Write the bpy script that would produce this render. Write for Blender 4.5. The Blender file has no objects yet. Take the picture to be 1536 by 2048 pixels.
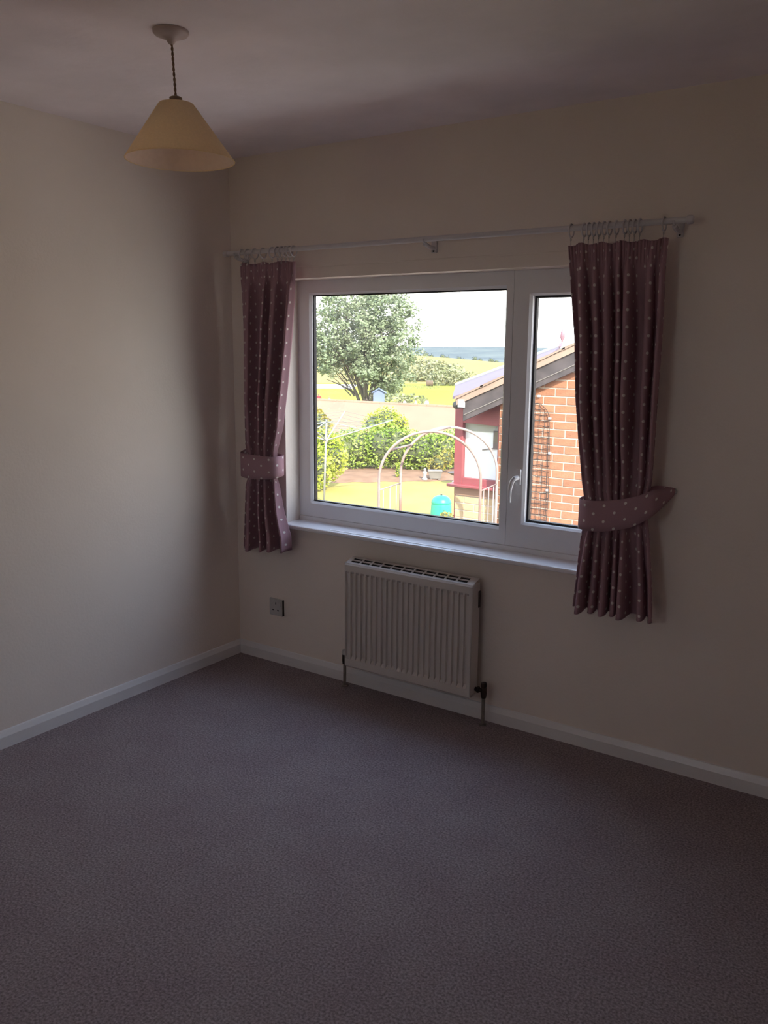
import bpy, bmesh, math, random
from mathutils import Vector, Matrix
random.seed(7)
PI = math.pi
scene = bpy.context.scene
col = scene.collection

# ------------------------------------------------------------------ camera
CAM = Vector((2.975, -3.0625, 1.5478))
YAW, PITCH, ROLL, FPX = 0.59777, 0.18994, 0.0083, 1709.35
FW = Vector((-math.sin(YAW)*math.cos(PITCH), math.cos(YAW)*math.cos(PITCH), -math.sin(PITCH)))
RT = Vector((math.cos(YAW), math.sin(YAW), 0.0))
UP = RT.cross(FW)
R2 = RT*math.cos(ROLL) + UP*math.sin(ROLL)
U2 = UP*math.cos(ROLL) - RT*math.sin(ROLL)
cam_data = bpy.data.cameras.new('camera')
cam_data.sensor_fit = 'VERTICAL'
cam_data.sensor_height = 24.0
cam_data.lens = 24.0*FPX/2048.0
cam_data.clip_start = 0.05
cam_data.clip_end = 9000
cam = bpy.data.objects.new('camera', cam_data)
cam.matrix_world = Matrix(((R2.x, U2.x, -FW.x, CAM.x), (R2.y, U2.y, -FW.y, CAM.y),
                           (R2.z, U2.z, -FW.z, CAM.z), (0, 0, 0, 1)))
col.objects.link(cam)
scene.camera = cam

# ------------------------------------------------------------------ sky, sun, exposure
SUN_DIR = Vector((0.68, -0.44, 0.62)).normalized()      # towards the sun
world = bpy.data.worlds.new('sky')
scene.world = world
world.use_nodes = True
wn = world.node_tree.nodes
wl = world.node_tree.links
wn.clear()
w_out = wn.new('ShaderNodeOutputWorld')
w_bg = wn.new('ShaderNodeBackground')
# bright hazy summer sky: white low down, pale blue overhead
w_tc = wn.new('ShaderNodeTexCoord')
w_sep = wn.new('ShaderNodeSeparateXYZ')
w_ramp = wn.new('ShaderNodeValToRGB')
w_ramp.color_ramp.elements[0].position = 0.0
w_ramp.color_ramp.elements[0].color = (1.0, 0.985, 0.96, 1)
w_ramp.color_ramp.elements[1].position = 1.0
w_ramp.color_ramp.elements[1].color = (0.44, 0.62, 1.0, 1)
wl.new(w_tc.outputs['Generated'], w_sep.inputs[0])
wl.new(w_sep.outputs['Z'], w_ramp.inputs['Fac'])
w_bg.inputs['Strength'].default_value = 5.1
wl.new(w_ramp.outputs['Color'], w_bg.inputs['Color'])
wl.new(w_bg.outputs['Background'], w_out.inputs['Surface'])

sun_data = bpy.data.lights.new('sun', 'SUN')
sun_data.energy = 15.0
sun_data.angle = math.radians(0.6)
sun_data.color = (1.0, 0.95, 0.86)
sun = bpy.data.objects.new('sun', sun_data)
sun.rotation_euler = SUN_DIR.to_track_quat('Z', 'Y').to_euler()
sun.location = (8, -8, 12)
col.objects.link(sun)

vs = scene.view_settings
vs.view_transform = 'Standard'
vs.look = 'None'
vs.gamma = 1.0
vs.use_curve_mapping = False
vs.exposure = 0.0
scene.cycles.max_bounces = 16
scene.cycles.diffuse_bounces = 10
scene.cycles.transparent_max_bounces = 24

# ------------------------------------------------------------------ materials
def s2l(c):
    return tuple((x/12.92 if x <= 0.04045 else ((x+0.055)/1.055)**2.4) for x in (v/255.0 for v in c))

OUTK = 1.0
def mat(name, rgb, rough=0.6, var=0.0, scale=8.0, bump=0.0, bump_scale=60.0, metal=0.0, spec=0.5,
        transl=0.0, rnd=0.0, second=None, detail=4.0):
    """Principled material: base colour with noise variation towards `second`, optional bump,
    optional per-object variation (rnd) and optional translucency."""
    rgb = tuple(c*OUTK for c in rgb)
    if second: second = tuple(c*OUTK for c in second)
    m = bpy.data.materials.new(name)
    m.use_nodes = True
    nt = m.node_tree
    N, L = nt.nodes, nt.links
    bsdf = N['Principled BSDF']
    out = N['Material Output']
    bsdf.inputs['Roughness'].default_value = rough
    bsdf.inputs['Metallic'].default_value = metal
    bsdf.inputs['Specular IOR Level'].default_value = spec
    bsdf.inputs['Base Color'].default_value = (*rgb, 1)
    tc = N.new('ShaderNodeTexCoord')
    csock = None
    if var > 0:
        nz = N.new('ShaderNodeTexNoise')
        nz.inputs['Scale'].default_value = scale
        nz.inputs['Detail'].default_value = detail
        L.new(tc.outputs['Object'], nz.inputs['Vector'])
        mx = N.new('ShaderNodeMix')
        mx.data_type = 'RGBA'
        if second is None:
            a = tuple(max(0, x*(1-var)) for x in rgb)
            b = tuple(min(1, x*(1+var)) for x in rgb)
        else:
            a, b = rgb, second
        mx.inputs[6].default_value = (*a, 1)
        mx.inputs[7].default_value = (*b, 1)
        rp = N.new('ShaderNodeValToRGB')
        rp.color_ramp.elements[0].position = 0.3
        rp.color_ramp.elements[1].position = 0.7
        L.new(nz.outputs['Fac'], rp.inputs['Fac'])
        L.new(rp.outputs['Color'], mx.inputs[0])
        csock = mx.outputs[2]
    if rnd > 0:
        oi = N.new('ShaderNodeObjectInfo')
        mr = N.new('ShaderNodeMapRange')
        mr.inputs['To Min'].default_value = 1-rnd
        mr.inputs['To Max'].default_value = 1+rnd
        L.new(oi.outputs['Random'], mr.inputs['Value'])
        hs = N.new('ShaderNodeHueSaturation')
        if csock is None:
            hs.inputs['Color'].default_value = (*rgb, 1)
        else:
            L.new(csock, hs.inputs['Color'])
        L.new(mr.outputs['Result'], hs.inputs['Value'])
        csock = hs.outputs['Color']
    if csock is not None:
        L.new(csock, bsdf.inputs['Base Color'])
    if bump > 0:
        bz = N.new('ShaderNodeTexNoise')
        bz.inputs['Scale'].default_value = bump_scale
        bz.inputs['Detail'].default_value = 5
        L.new(tc.outputs['Object'], bz.inputs['Vector'])
        bp = N.new('ShaderNodeBump')
        bp.inputs['Strength'].default_value = bump
        bp.inputs['Distance'].default_value = 0.01
        L.new(bz.outputs['Fac'], bp.inputs['Height'])
        L.new(bp.outputs['Normal'], bsdf.inputs['Normal'])
    if transl > 0:
        tr = N.new('ShaderNodeBsdfTranslucent')
        tr.inputs['Color'].default_value = (*rgb, 1)
        if csock is not None:
            L.new(csock, tr.inputs['Color'])
        ms = N.new('ShaderNodeMixShader')
        ms.inputs[0].default_value = transl
        L.new(bsdf.outputs[0], ms.inputs[1])
        L.new(tr.outputs[0], ms.inputs[2])
        L.new(ms.outputs[0], out.inputs['Surface'])
    return m

M = {}
M['wall'] = mat('magnolia_paint', (0.80, 0.725, 0.665), 0.85, 0.03, 2.0, 0.10, 90, spec=0.2)
M['ceiling'] = mat('textured_ceiling_paint', (0.87, 0.80, 0.83), 0.9, 0.07, 3.0, 0.6, 7, spec=0.1)
M['gloss'] = mat('white_gloss_paint', (0.74, 0.73, 0.74), 0.3, 0.02, 5)
M['upvc'] = mat('white_upvc', (0.78, 0.78, 0.80), 0.28, 0.015, 4)
M['gasket'] = mat('black_rubber', (0.012, 0.011, 0.013), 0.6, 0.1, 30)
M['sill'] = mat('white_sill_board', (0.80, 0.80, 0.83), 0.22, 0.02, 3)
M['radiator'] = mat('radiator_enamel', (0.60, 0.56, 0.53), 0.35, 0.02, 5)
M['rad_dark'] = mat('radiator_inner_shade', (0.02, 0.017, 0.014), 0.8, 0.2, 20)  # near-black paints the shade inside the radiator
M['brass'] = mat('tarnished_brass', (0.05, 0.035, 0.03), 0.45, 0.3, 60, metal=0.6)
M['copper'] = mat('painted_pipe', (0.20, 0.17, 0.15), 0.45, 0.2, 40)
M['plastic'] = mat('white_plastic', (0.46, 0.45, 0.44), 0.35, 0.02, 10)
M['hole'] = mat('dark_hole', (0.02, 0.018, 0.017), 0.8, 0.1, 20)
M['rod'] = mat('white_rod_paint', (0.60, 0.58, 0.60), 0.35, 0.03, 12)
M['shade'] = mat('cream_shade_fabric', (0.93, 0.80, 0.56), 0.85, 0.04, 180, 0.1, 400, spec=0.1, transl=0.5)
M['shade_in'] = mat('pale_shade_lining', (0.90, 0.78, 0.70), 0.7, 0.03, 60, spec=0.2, transl=0.4)
M['cord'] = mat('tan_flex', (0.22, 0.13, 0.08), 0.6, 0.2, 150)
M['holder'] = mat('brown_lampholder', (0.17, 0.11, 0.065), 0.5, 0.1, 40)
M['rose'] = mat('ceiling_rose_plastic', (0.48, 0.39, 0.38), 0.5, 0.03, 20)
M['bulb'] = mat('frosted_bulb', (0.55, 0.50, 0.45), 0.3, 0.02, 20)

def carpet_mat():
    m = bpy.data.materials.new('carpet_pile')
    m.use_nodes = True
    N, L = m.node_tree.nodes, m.node_tree.links
    b = N['Principled BSDF']
    b.inputs['Roughness'].default_value = 0.95
    b.inputs['Specular IOR Level'].default_value = 0.05
    tc = N.new('ShaderNodeTexCoord')
    n1 = N.new('ShaderNodeTexNoise'); n1.inputs['Scale'].default_value = 150; n1.inputs['Detail'].default_value = 3
    n2 = N.new('ShaderNodeTexNoise'); n2.inputs['Scale'].default_value = 5; n2.inputs['Detail'].default_value = 4
    for n in (n1, n2):
        L.new(tc.outputs['Object'], n.inputs['Vector'])
    r1 = N.new('ShaderNodeValToRGB')
    r1.color_ramp.elements[0].position = 0.32; r1.color_ramp.elements[0].color = (0.170, 0.142, 0.150, 1)
    r1.color_ramp.elements[1].position = 0.68; r1.color_ramp.elements[1].color = (0.385, 0.330, 0.345, 1)
    L.new(n1.outputs['Fac'], r1.inputs['Fac'])
    r2 = N.new('ShaderNodeValToRGB')
    r2.color_ramp.elements[0].position = 0.3; r2.color_ramp.elements[0].color = (0.90, 0.86, 0.88, 1)
    r2.color_ramp.elements[1].position = 0.7; r2.color_ramp.elements[1].color = (1.0, 1.0, 1.0, 1)
    L.new(n2.outputs['Fac'], r2.inputs['Fac'])
    mx = N.new('ShaderNodeMix'); mx.data_type = 'RGBA'; mx.blend_type = 'MULTIPLY'
    mx.inputs[0].default_value = 1
    L.new(r1.outputs['Color'], mx.inputs[6]); L.new(r2.outputs['Color'], mx.inputs[7])
    L.new(mx.outputs[2], b.inputs['Base Color'])
    bp = N.new('ShaderNodeBump'); bp.inputs['Strength'].default_value = 0.3; bp.inputs['Distance'].default_value = 0.005
    L.new(n1.outputs['Fac'], bp.inputs['Height']); L.new(bp.outputs['Normal'], b.inputs['Normal'])
    return m
M['carpet'] = carpet_mat()

def dot_fabric():
    """mauve cotton with a staggered grid of small pale dots, laid out in the cloth's own UV (metres)"""
    m = bpy.data.materials.new('dotted_mauve_cotton')
    m.use_nodes = True
    N, L = m.node_tree.nodes, m.node_tree.links
    b = N['Principled BSDF']
    b.inputs['Roughness'].default_value = 0.9
    b.inputs['Specular IOR Level'].default_value = 0.1
    uv = N.new('ShaderNodeUVMap')
    PU, PV = 0.078, 0.058          # repeat of the print along and down the cloth, metres

    def mth(op, a, c=None):
        n = N.new('ShaderNodeMath'); n.operation = op
        for i, v in enumerate((a, c)):
            if v is None:
                continue
            if isinstance(v, (int, float)):
                n.inputs[i].default_value = v
            else:
                L.new(v, n.inputs[i])
        return n.outputs[0]
    sp = N.new('ShaderNodeSeparateXYZ'); L.new(uv.outputs['UV'], sp.inputs[0])

    def grid(off):
        x = mth('MULTIPLY', mth('SUBTRACT', mth('FRACT', mth('ADD', mth('DIVIDE', sp.outputs['X'], PU), off)), 0.5), PU)
        y = mth('MULTIPLY', mth('SUBTRACT', mth('FRACT', mth('ADD', mth('DIVIDE', sp.outputs['Y'], PV), off)), 0.5), PV)
        return mth('SQRT', mth('ADD', mth('MULTIPLY', x, x), mth('MULTIPLY', y, y)))
    d = mth('MINIMUM', grid(0.0), grid(0.5))
    r = N.new('ShaderNodeMapRange')
    r.inputs['From Min'].default_value = 0.0046; r.inputs['From Max'].default_value = 0.0058
    r.inputs['To Min'].default_value = 1; r.inputs['To Max'].default_value = 0
    L.new(d, r.inputs['Value'])
    nz = N.new('ShaderNodeTexNoise'); nz.inputs['Scale'].default_value = 700
    L.new(uv.outputs['UV'], nz.inputs['Vector'])
    c1 = N.new('ShaderNodeValToRGB')
    c1.color_ramp.elements[0].position = 0.3; c1.color_ramp.elements[0].color = (0.300, 0.178, 0.208, 1)
    c1.color_ramp.elements[1].position = 0.7; c1.color_ramp.elements[1].color = (0.395, 0.245, 0.285, 1)
    L.new(nz.outputs['Fac'], c1.inputs['Fac'])
    mx = N.new('ShaderNodeMix'); mx.data_type = 'RGBA'
    mx.inputs[7].default_value = (0.72, 0.68, 0.66, 1)
    L.new(r.outputs['Result'], mx.inputs[0]); L.new(c1.outputs['Color'], mx.inputs[6])
    L.new(mx.outputs[2], b.inputs['Base Color'])
    return m
M['cloth'] = dot_fabric()

def glass_mat(name, haze):
    """thin window pane: clear, slightly reflective, with a dusty film that also stands in for outdoor haze and glare"""
    m = bpy.data.materials.new(name)
    m.use_nodes = True
    N, L = m.node_tree.nodes, m.node_tree.links
    N.clear()
    out = N.new('ShaderNodeOutputMaterial')
    tr = N.new('ShaderNodeBsdfTransparent'); tr.inputs['Color'].default_value = (0.97, 0.985, 0.98, 1)
    gl = N.new('ShaderNodeBsdfGlossy'); gl.inputs['Roughness'].default_value = 0.02
    tl = N.new('ShaderNodeBsdfTranslucent'); tl.inputs['Color'].default_value = (0.9, 0.9, 0.95, 1)
    lw = N.new('ShaderNodeLayerWeight'); lw.inputs['Blend'].default_value = 0.5
    pw_ = N.new('ShaderNodeMath'); pw_.operation = 'POWER'; pw_.inputs[1].default_value = 5.0
    fr = N.new('ShaderNodeMath'); fr.operation = 'MULTIPLY_ADD'; fr.inputs[1].default_value = 0.90; fr.inputs[2].default_value = 0.04
    L.new(lw.outputs['Facing'], pw_.inputs[0]); L.new(pw_.outputs[0], fr.inputs[0])
    nz = N.new('ShaderNodeTexNoise'); nz.inputs['Scale'].default_value = 2.2; nz.inputs['Detail'].default_value = 3
    tc = N.new('ShaderNodeTexCoord'); L.new(tc.outputs['Object'], nz.inputs['Vector'])
    mr = N.new('ShaderNodeMapRange')
    mr.inputs['From Min'].default_value = 0.35; mr.inputs['From Max'].default_value = 0.7
    mr.inputs['To Min'].default_value = haze*0.5; mr.inputs['To Max'].default_value = haze*1.6
    L.new(nz.outputs['Fac'], mr.inputs['Value'])
    m1 = N.new('ShaderNodeMixShader'); L.new(mr.outputs['Result'], m1.inputs[0])
    L.new(tr.outputs[0], m1.inputs[1]); L.new(tl.outputs[0], m1.inputs[2])
    m2 = N.new('ShaderNodeMixShader'); L.new(fr.outputs[0], m2.inputs[0])
    L.new(m1.outputs[0], m2.inputs[1]); L.new(gl.outputs[0], m2.inputs[2])
    L.new(m2.outputs[0], out.inputs['Surface'])
    return m
M['glass'] = glass_mat('dusty_haze_glass', 0.009)  # dust film also paints the haze and glare over the view

# outdoors (daylight albedos)
OUTK = 0.48
M['brick'] = mat('orange_brick', (0.60, 0.27, 0.145), 0.85, 0.10, 14, 0.3, 60, rnd=0.13, spec=0.2)
M['sun_brick'] = mat('sunlit_brick', (0.86, 0.62, 0.34), 0.85, 0.08, 14, 0.3, 60, rnd=0.08, spec=0.2)  # lightened brick: glare of full sun put into the colour
def brickwork_mat():
    m = bpy.data.materials.new('brickwork_beyond_reach'); m.use_nodes = True
    N, L = m.node_tree.nodes, m.node_tree.links
    b = N['Principled BSDF']; b.inputs['Roughness'].default_value = 0.9
    tc = N.new('ShaderNodeTexCoord'); sp = N.new('ShaderNodeSeparateXYZ'); cb = N.new('ShaderNodeCombineXYZ')
    L.new(tc.outputs['Object'], sp.inputs[0])
    L.new(sp.outputs['X'], cb.inputs['X']); L.new(sp.outputs['Z'], cb.inputs['Y'])
    t = N.new('ShaderNodeTexBrick')
    t.inputs['Scale'].default_value = 1.0
    t.inputs['Brick Width'].default_value = 0.225; t.inputs['Row Height'].default_value = 0.075; t.inputs['Mortar Size'].default_value = 0.005
    t.inputs['Color1'].default_value = (0.66*OUTK, 0.265*OUTK, 0.135*OUTK, 1); t.inputs['Color2'].default_value = (0.58*OUTK, 0.225*OUTK, 0.11*OUTK, 1)
    t.inputs['Mortar'].default_value = (1.0*OUTK, 0.84*OUTK, 0.66*OUTK, 1)
    L.new(cb.outputs[0], t.inputs['Vector']); L.new(t.outputs['Color'], b.inputs['Base Color'])
    return m
M['mortar'] = mat('pale_mortar', (1.0, 0.84, 0.66), 0.95, 0.08, 20, 0.2, 80, spec=0.1)
M['barge'] = mat('weathered_dark_timber', (0.11, 0.085, 0.08), 0.7, 0.35, 9, 0.2, 40)
M['tile'] = mat('clay_roof_tile', (0.52, 0.36, 0.26), 0.85, 0.12, 6, 0.2, 40, rnd=0.1)
M['maroon'] = mat('maroon_painted_frame', (0.42, 0.08, 0.085), 0.5, 0.08, 8)
M['lilac'] = mat('polycarbonate_roof_sheet', (0.24, 0.175, 0.235), 0.7, 0.06, 3)
M['white_ext'] = mat('white_exterior_plastic', (0.66, 0.66, 0.66), 0.4, 0.03, 6)
M['blind'] = mat('sunlit_white_blind', (1.6, 1.6, 1.6), 0.8, 0.02, 3)
M['grey_ext'] = mat('pale_grey_panel', (0.50, 0.50, 0.48), 0.5, 0.04, 6)
M['brown_ext'] = mat('brown_stained_wood', (0.14, 0.10, 0.085), 0.6, 0.2, 12)
M['pink'] = mat('pink_terracotta', (0.50, 0.24, 0.28), 0.6, 0.06, 12)
M['gutter'] = mat('black_gutter_plastic', (0.10, 0.095, 0.09), 0.4, 0.1, 10)
M['net'] = mat('black_netting', (0.03, 0.03, 0.03), 0.8, 0.1, 50)
M['rust'] = mat('rusty_steel_tube', (0.34, 0.15, 0.09), 0.6, 0.25, 2.2, second=(0.62, 0.54, 0.50))
M['alu'] = mat('pale_aluminium', (0.62, 0.62, 0.64), 0.35, 0.05, 20, metal=0.3)
M['line'] = mat('plastic_washing_line', (0.20, 0.26, 0.24), 0.6, 0.2, 20)
M['lawn'] = mat('dry_lawn', (0.52, 0.45, 0.12), 0.95, 0.2, 0.9, 0.2, 30, spec=0.05, second=(0.60, 0.48, 0.16))
M['field'] = mat('mown_field', (0.34, 0.37, 0.055), 0.95, 0.2, 0.06, spec=0.05, second=(0.42, 0.40, 0.08))
M['stubble'] = mat('stubble_field', (0.52, 0.41, 0.15), 0.95, 0.1, 0.02, spec=0.05, second=(0.46, 0.38, 0.13))
M['hills'] = mat('haze_toned_woods', (0.17, 0.20, 0.21), 0.95, 0.4, 0.012, spec=0.0, second=(0.26, 0.29, 0.27))  # distance haze is put into this grey-green colour
M['soil'] = mat('dry_earth', (0.40, 0.24, 0.15), 0.95, 0.2, 3, 0.3, 20, spec=0.05)
M['bark'] = mat('grey_brown_bark', (0.24, 0.20, 0.17), 0.9, 0.3, 3, 0.4, 12)
M['leaf_tree'] = mat('tree_leaves', (0.36, 0.46, 0.25), 0.6, 0.35, 0.5, transl=0.3, second=(0.50, 0.54, 0.34))
M['leaf_hedge'] = mat('hedge_leaves', (0.34, 0.55, 0.06), 0.5, 0.3, 1.4, transl=0.25, second=(0.62, 0.72, 0.12))
M['leaf_lime'] = mat('lime_leaves', (0.62, 0.80, 0.05), 0.5, 0.2, 1.4, transl=0.3, second=(0.85, 0.85, 0.12))
M['leaf_yellow'] = mat('yellow_flowers', (0.62, 0.46, 0.05), 0.6, 0.2, 6, transl=0.25, second=(0.46, 0.46, 0.10))
M['leaf_bush'] = mat('field_bush_leaves', (0.38, 0.42, 0.20), 0.7, 0.3, 0.3, transl=0.2, second=(0.52, 0.50, 0.28))
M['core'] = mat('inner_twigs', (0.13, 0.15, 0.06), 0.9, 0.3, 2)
M['brickwork'] = brickwork_mat()
M['terracotta'] = mat('terracotta_roof', (0.47, 0.27, 0.16), 0.9, 0.08, 1.2, 0.2, 8)
M['cream'] = mat('bounce_panel_cream', (1.5, 1.3, 1.12), 0.9, 0.03, 1)  # reflector colour for the unseen panel added to the gable
M['render'] = mat('cream_render', (0.55, 0.48, 0.38), 0.9, 0.05, 1)
M['turquoise'] = mat('turquoise_plastic', (0.02, 0.56, 0.33), 0.4, 0.05, 4)
M['stone'] = mat('grey_stone', (0.32, 0.28, 0.24), 0.9, 0.15, 8, 0.3, 30)
M['pale_stone'] = mat('pale_stone', (0.62, 0.58, 0.54), 0.8, 0.1, 8)
M['bluecloth'] = mat('pale_blue_canvas', (0.24, 0.30, 0.52), 0.8, 0.1, 2)
M['red_top'] = mat('red_fabric', (0.55, 0.05, 0.05), 0.8, 0.1, 8)
M['white_top'] = mat('white_fabric', (0.75, 0.73, 0.72), 0.8, 0.05, 8)
M['hay'] = mat('hay_bale', (0.22, 0.15, 0.10), 0.9, 0.2, 2, 0.3, 8)
M['pathway'] = mat('pale_gravel', (0.80, 0.77, 0.74), 0.9, 0.06, 0.4)
M['paving'] = mat('bounce_paving', (0.95, 0.88, 0.80), 0.9, 0.06, 2)
M['house'] = mat('house_brick_plain', (0.40, 0.24, 0.17), 0.9, 0.1, 3)

# ------------------------------------------------------------------ mesh helpers
ORG = {}

class MB:
    """collects geometry in world coordinates and links it as ONE mesh object"""
    def __init__(self):
        self.v = []; self.f = []; self.uv = {}; self.mi = []; self.cur = 0
    def add(self, vs_, fs_):
        b = len(self.v)
        self.v += [tuple(p) for p in vs_]
        for f in fs_:
            self.f.append(tuple(i+b for i in f)); self.mi.append(self.cur)
        return self
    def box(self, x0, x1, y0, y1, z0, z1):
        return self.add([(x0, y0, z0), (x1, y0, z0), (x1, y1, z0), (x0, y1, z0),
                         (x0, y0, z1), (x1, y0, z1), (x1, y1, z1), (x0, y1, z1)],
                        [(0, 3, 2, 1), (4, 5, 6, 7), (0, 1, 5, 4), (1, 2, 6, 5), (2, 3, 7, 6), (3, 0, 4, 7)])
    def bbox(self, x0, x1, y0, y1, z0, z1, b=0.003):
        """box with chamfered edges"""
        bm = bmesh.new()
        bmesh.ops.create_cube(bm, size=1)
        for v in bm.verts:
            v.co = Vector((x0+(v.co.x+.5)*(x1-x0), y0+(v.co.y+.5)*(y1-y0), z0+(v.co.z+.5)*(z1-z0)))
        bmesh.ops.bevel(bm, geom=bm.edges[:], offset=b, segments=2, affect='EDGES', profile=0.5)
        bm.verts.index_update()
        self.add([v.co for v in bm.verts], [[v.index for v in f.verts] for f in bm.faces])
        bm.free()
        return self
    def prism(self, poly, axis, a0, a1):
        """extrude a 2D polygon along axis ('x','y','z') from a0 to a1"""
        def P(u, w, a):
            return {'x': (a, u, w), 'y': (u, a, w), 'z': (u, w, a)}[axis]
        n = len(poly)
        vs_ = [P(u, w, a0) for u, w in poly] + [P(u, w, a1) for u, w in poly]
        fs_ = [tuple(range(n))[::-1], tuple(range(n, 2*n))] + [(i, (i+1) % n, n+(i+1) % n, n+i) for i in range(n)]
        return self.add(vs_, fs_)
    def tube(self, pts, r, seg=8, cap=True):
        """tube of radius r (number or list) along world points"""
        pts = [Vector(p) for p in pts]
        n = len(pts)
        rs = r if isinstance(r, (list, tuple)) else [r]*n
        vs_, fs_ = [], []
        prev = None
        for i, p in enumerate(pts):
            t = (pts[min(i+1, n-1)]-pts[max(i-1, 0)]).normalized()
            if prev is None:
                a = t.cross(Vector((0, 0, 1)))
                if a.length < 1e-4:
                    a = t.cross(Vector((1, 0, 0)))
                a.normalize()
            else:
                a = (prev - t*prev.dot(t)).normalized()
            prev = a
            c = t.cross(a)
            for k in range(seg):
                th = 2*PI*k/seg
                vs_.append(p + (a*math.cos(th)+c*math.sin(th))*rs[i])
        for i in range(n-1):
            for k in range(seg):
                fs_.append((i*seg+k, i*seg+(k+1) % seg, (i+1)*seg+(k+1) % seg, (i+1)*seg+k))
        if cap:
            fs_.append(tuple(range(seg))[::-1]); fs_.append(tuple((n-1)*seg+k for k in range(seg)))
        return self.add(vs_, fs_)
    def lathe(self, prof, c=(0, 0, 0), seg=32, shift=None):
        """profile [(r, z)] turned about the vertical axis through c"""
        vs_, fs_ = [], []
        n = len(prof)
        for r, z in prof:
            o = shift(z) if shift else Vector((0, 0, 0))
            for k in range(seg):
                th = 2*PI*k/seg
                vs_.append((c[0]+o[0]+r*math.cos(th), c[1]+o[1]+r*math.sin(th), c[2]+z))
        for i in range(n-1):
            for k in range(seg):
                fs_.append((i*seg+k, i*seg+(k+1) % seg, (i+1)*seg+(k+1) % seg, (i+1)*seg+k))
        return self.add(vs_, fs_)
    def torus(self, c, R, r, axis='x', seg=20, ring=8):
        pts = []
        for k in range(seg+1):
            th = 2*PI*k/seg
            a, b = R*math.cos(th), R*math.sin(th)
            pts.append({'x': (c[0], c[1]+a, c[2]+b), 'y': (c[0]+a, c[1], c[2]+b), 'z': (c[0]+a, c[1]+b, c[2])}[axis])
        return self.tube(pts, r, ring, cap=False)
    def grid(self, rows):
        """rows: list of equal-length lists of points"""
        n, k = len(rows), len(rows[0])
        return self.add([p for r in rows for p in r],
                        [(i*k+j, i*k+j+1, (i+1)*k+j+1, (i+1)*k+j) for i in range(n-1) for j in range(k-1)])
    def build(self, name, mats, parent=None, base=None, smooth=False):
        me = bpy.data.meshes.new(name)
        if parent is not None:
            o0 = ORG[parent.name]
        else:
            o0 = Vector(base) if base is not None else Vector((0, 0, 0))
        me.from_pydata([tuple(Vector(p)-o0) for p in self.v], [], self.f)
        mats = mats if isinstance(mats, (list, tuple)) else [mats]
        for m in mats:
            me.materials.append(m)
        if len(mats) > 1:
            me.polygons.foreach_set('material_index', self.mi)
        if smooth:
            me.polygons.foreach_set('use_smooth', [True]*len(me.polygons))
        me.update()
        o = bpy.data.objects.new(name, me)
        col.objects.link(o)
        if parent is not None:
            o.parent = parent
        else:
            o.location = o0
        ORG[o.name] = o0
        return o

def sharp(o, deg=35):
    me = o.data
    bm = bmesh.new(); bm.from_mesh(me)
    bmesh.ops.recalc_face_normals(bm, faces=bm.faces)
    for e in bm.edges:
        e.smooth = not (len(e.link_faces) == 2 and e.calc_face_angle(0) > math.radians(deg))
    for f in bm.faces:
        f.smooth = True
    bm.to_mesh(me); bm.free()
    return o

def tag(o, label=None, cat=None, group=None, kind=None):
    if label: o['label'] = label
    if cat: o['category'] = cat
    if group: o['group'] = group
    if kind: o['kind'] = kind
    return o

def thing(name, base, label, cat, group=None, kind=None):
    o = bpy.data.objects.new(name, None)
    o.empty_display_size = 0.1
    o.location = base
    col.objects.link(o)
    ORG[o.name] = Vector(base)
    return tag(o, label, cat, group, kind)

def copy_obj(src, parent=None, loc=None):
    c = src.copy(); col.objects.link(c)
    c.parent = parent
    if loc is not None: c.location = loc
    return c

def interp(tab, x):
    tab = sorted(tab)
    if x <= tab[0][0]: return tab[0][1]
    for (a, va), (b, vb) in zip(tab, tab[1:]):
        if x <= b:
            t = (x-a)/(b-a)
            return va+(vb-va)*t
    return tab[-1][1]

# ================================================================== THE ROOM
H = 2.4
RX, RY = 3.75, -4.0           # right wall x, back wall y
WX0, WX1, WZ0, WZ1 = 0.325, 1.915, 0.700, 1.850     # window opening
WD = 0.10                     # depth of the reveal to the frame
WT = 0.16                     # wall thickness

tag(MB().box(-0.3, RX+0.3, RY-0.3, WT, -0.12, 0).build('floor', M['carpet']),
    'plain grey-brown short pile bedroom carpet', 'floor', kind='structure')
tag(MB().box(-0.3, RX+0.3, RY-0.3, WT, H, H+0.2).build('ceiling', M['ceiling']),
    'off-white textured ceiling with the pendant lamp', 'ceiling', kind='structure')
tag(MB().box(-0.3, 0, RY-0.3, WT, 0, H).build('wall_left', M['wall']),
    'plain magnolia wall meeting the window wall in the corner', 'wall', kind='structure')
tag(MB().box(RX, RX+0.3, RY-0.3, WT, 0, H).build('wall_right', M['wall']),
    'plain magnolia wall opposite the corner', 'wall', kind='structure')
VX0, VX1, VZ0, VZ1 = 1.05, 1.75, 1.25, 2.05        # unseen opening added behind the viewer for fill light
w = MB()
w.box(0, VX0, RY-0.3, RY, 0, H); w.box(VX1, RX, RY-0.3, RY, 0, H)
w.box(VX0, VX1, RY-0.3, RY, 0, VZ0); w.box(VX0, VX1, RY-0.3, RY, VZ1, H)
tag(w.build('wall_back', M['wall']),
    'plain magnolia wall facing the window', 'wall', kind='structure')
w = MB()
w.box(0, WX0, 0, WT, 0, H); w.box(WX1, RX, 0, WT, 0, H)
w.box(WX0, WX1, 0, WT, 0, WZ0); w.box(WX0, WX1, 0, WT, WZ1, H)
# faint plaster bead line above the opening
w.prism([(-0.0012, 1.897), (-0.0012, 1.900), (0.0, 1.902), (0.0, 1.895)], 'x', WX0-0.05, WX1+0.05)
tag(w.build('wall_front', M['wall']), 'magnolia wall holding the window and radiator', 'wall', kind='structure')

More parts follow.
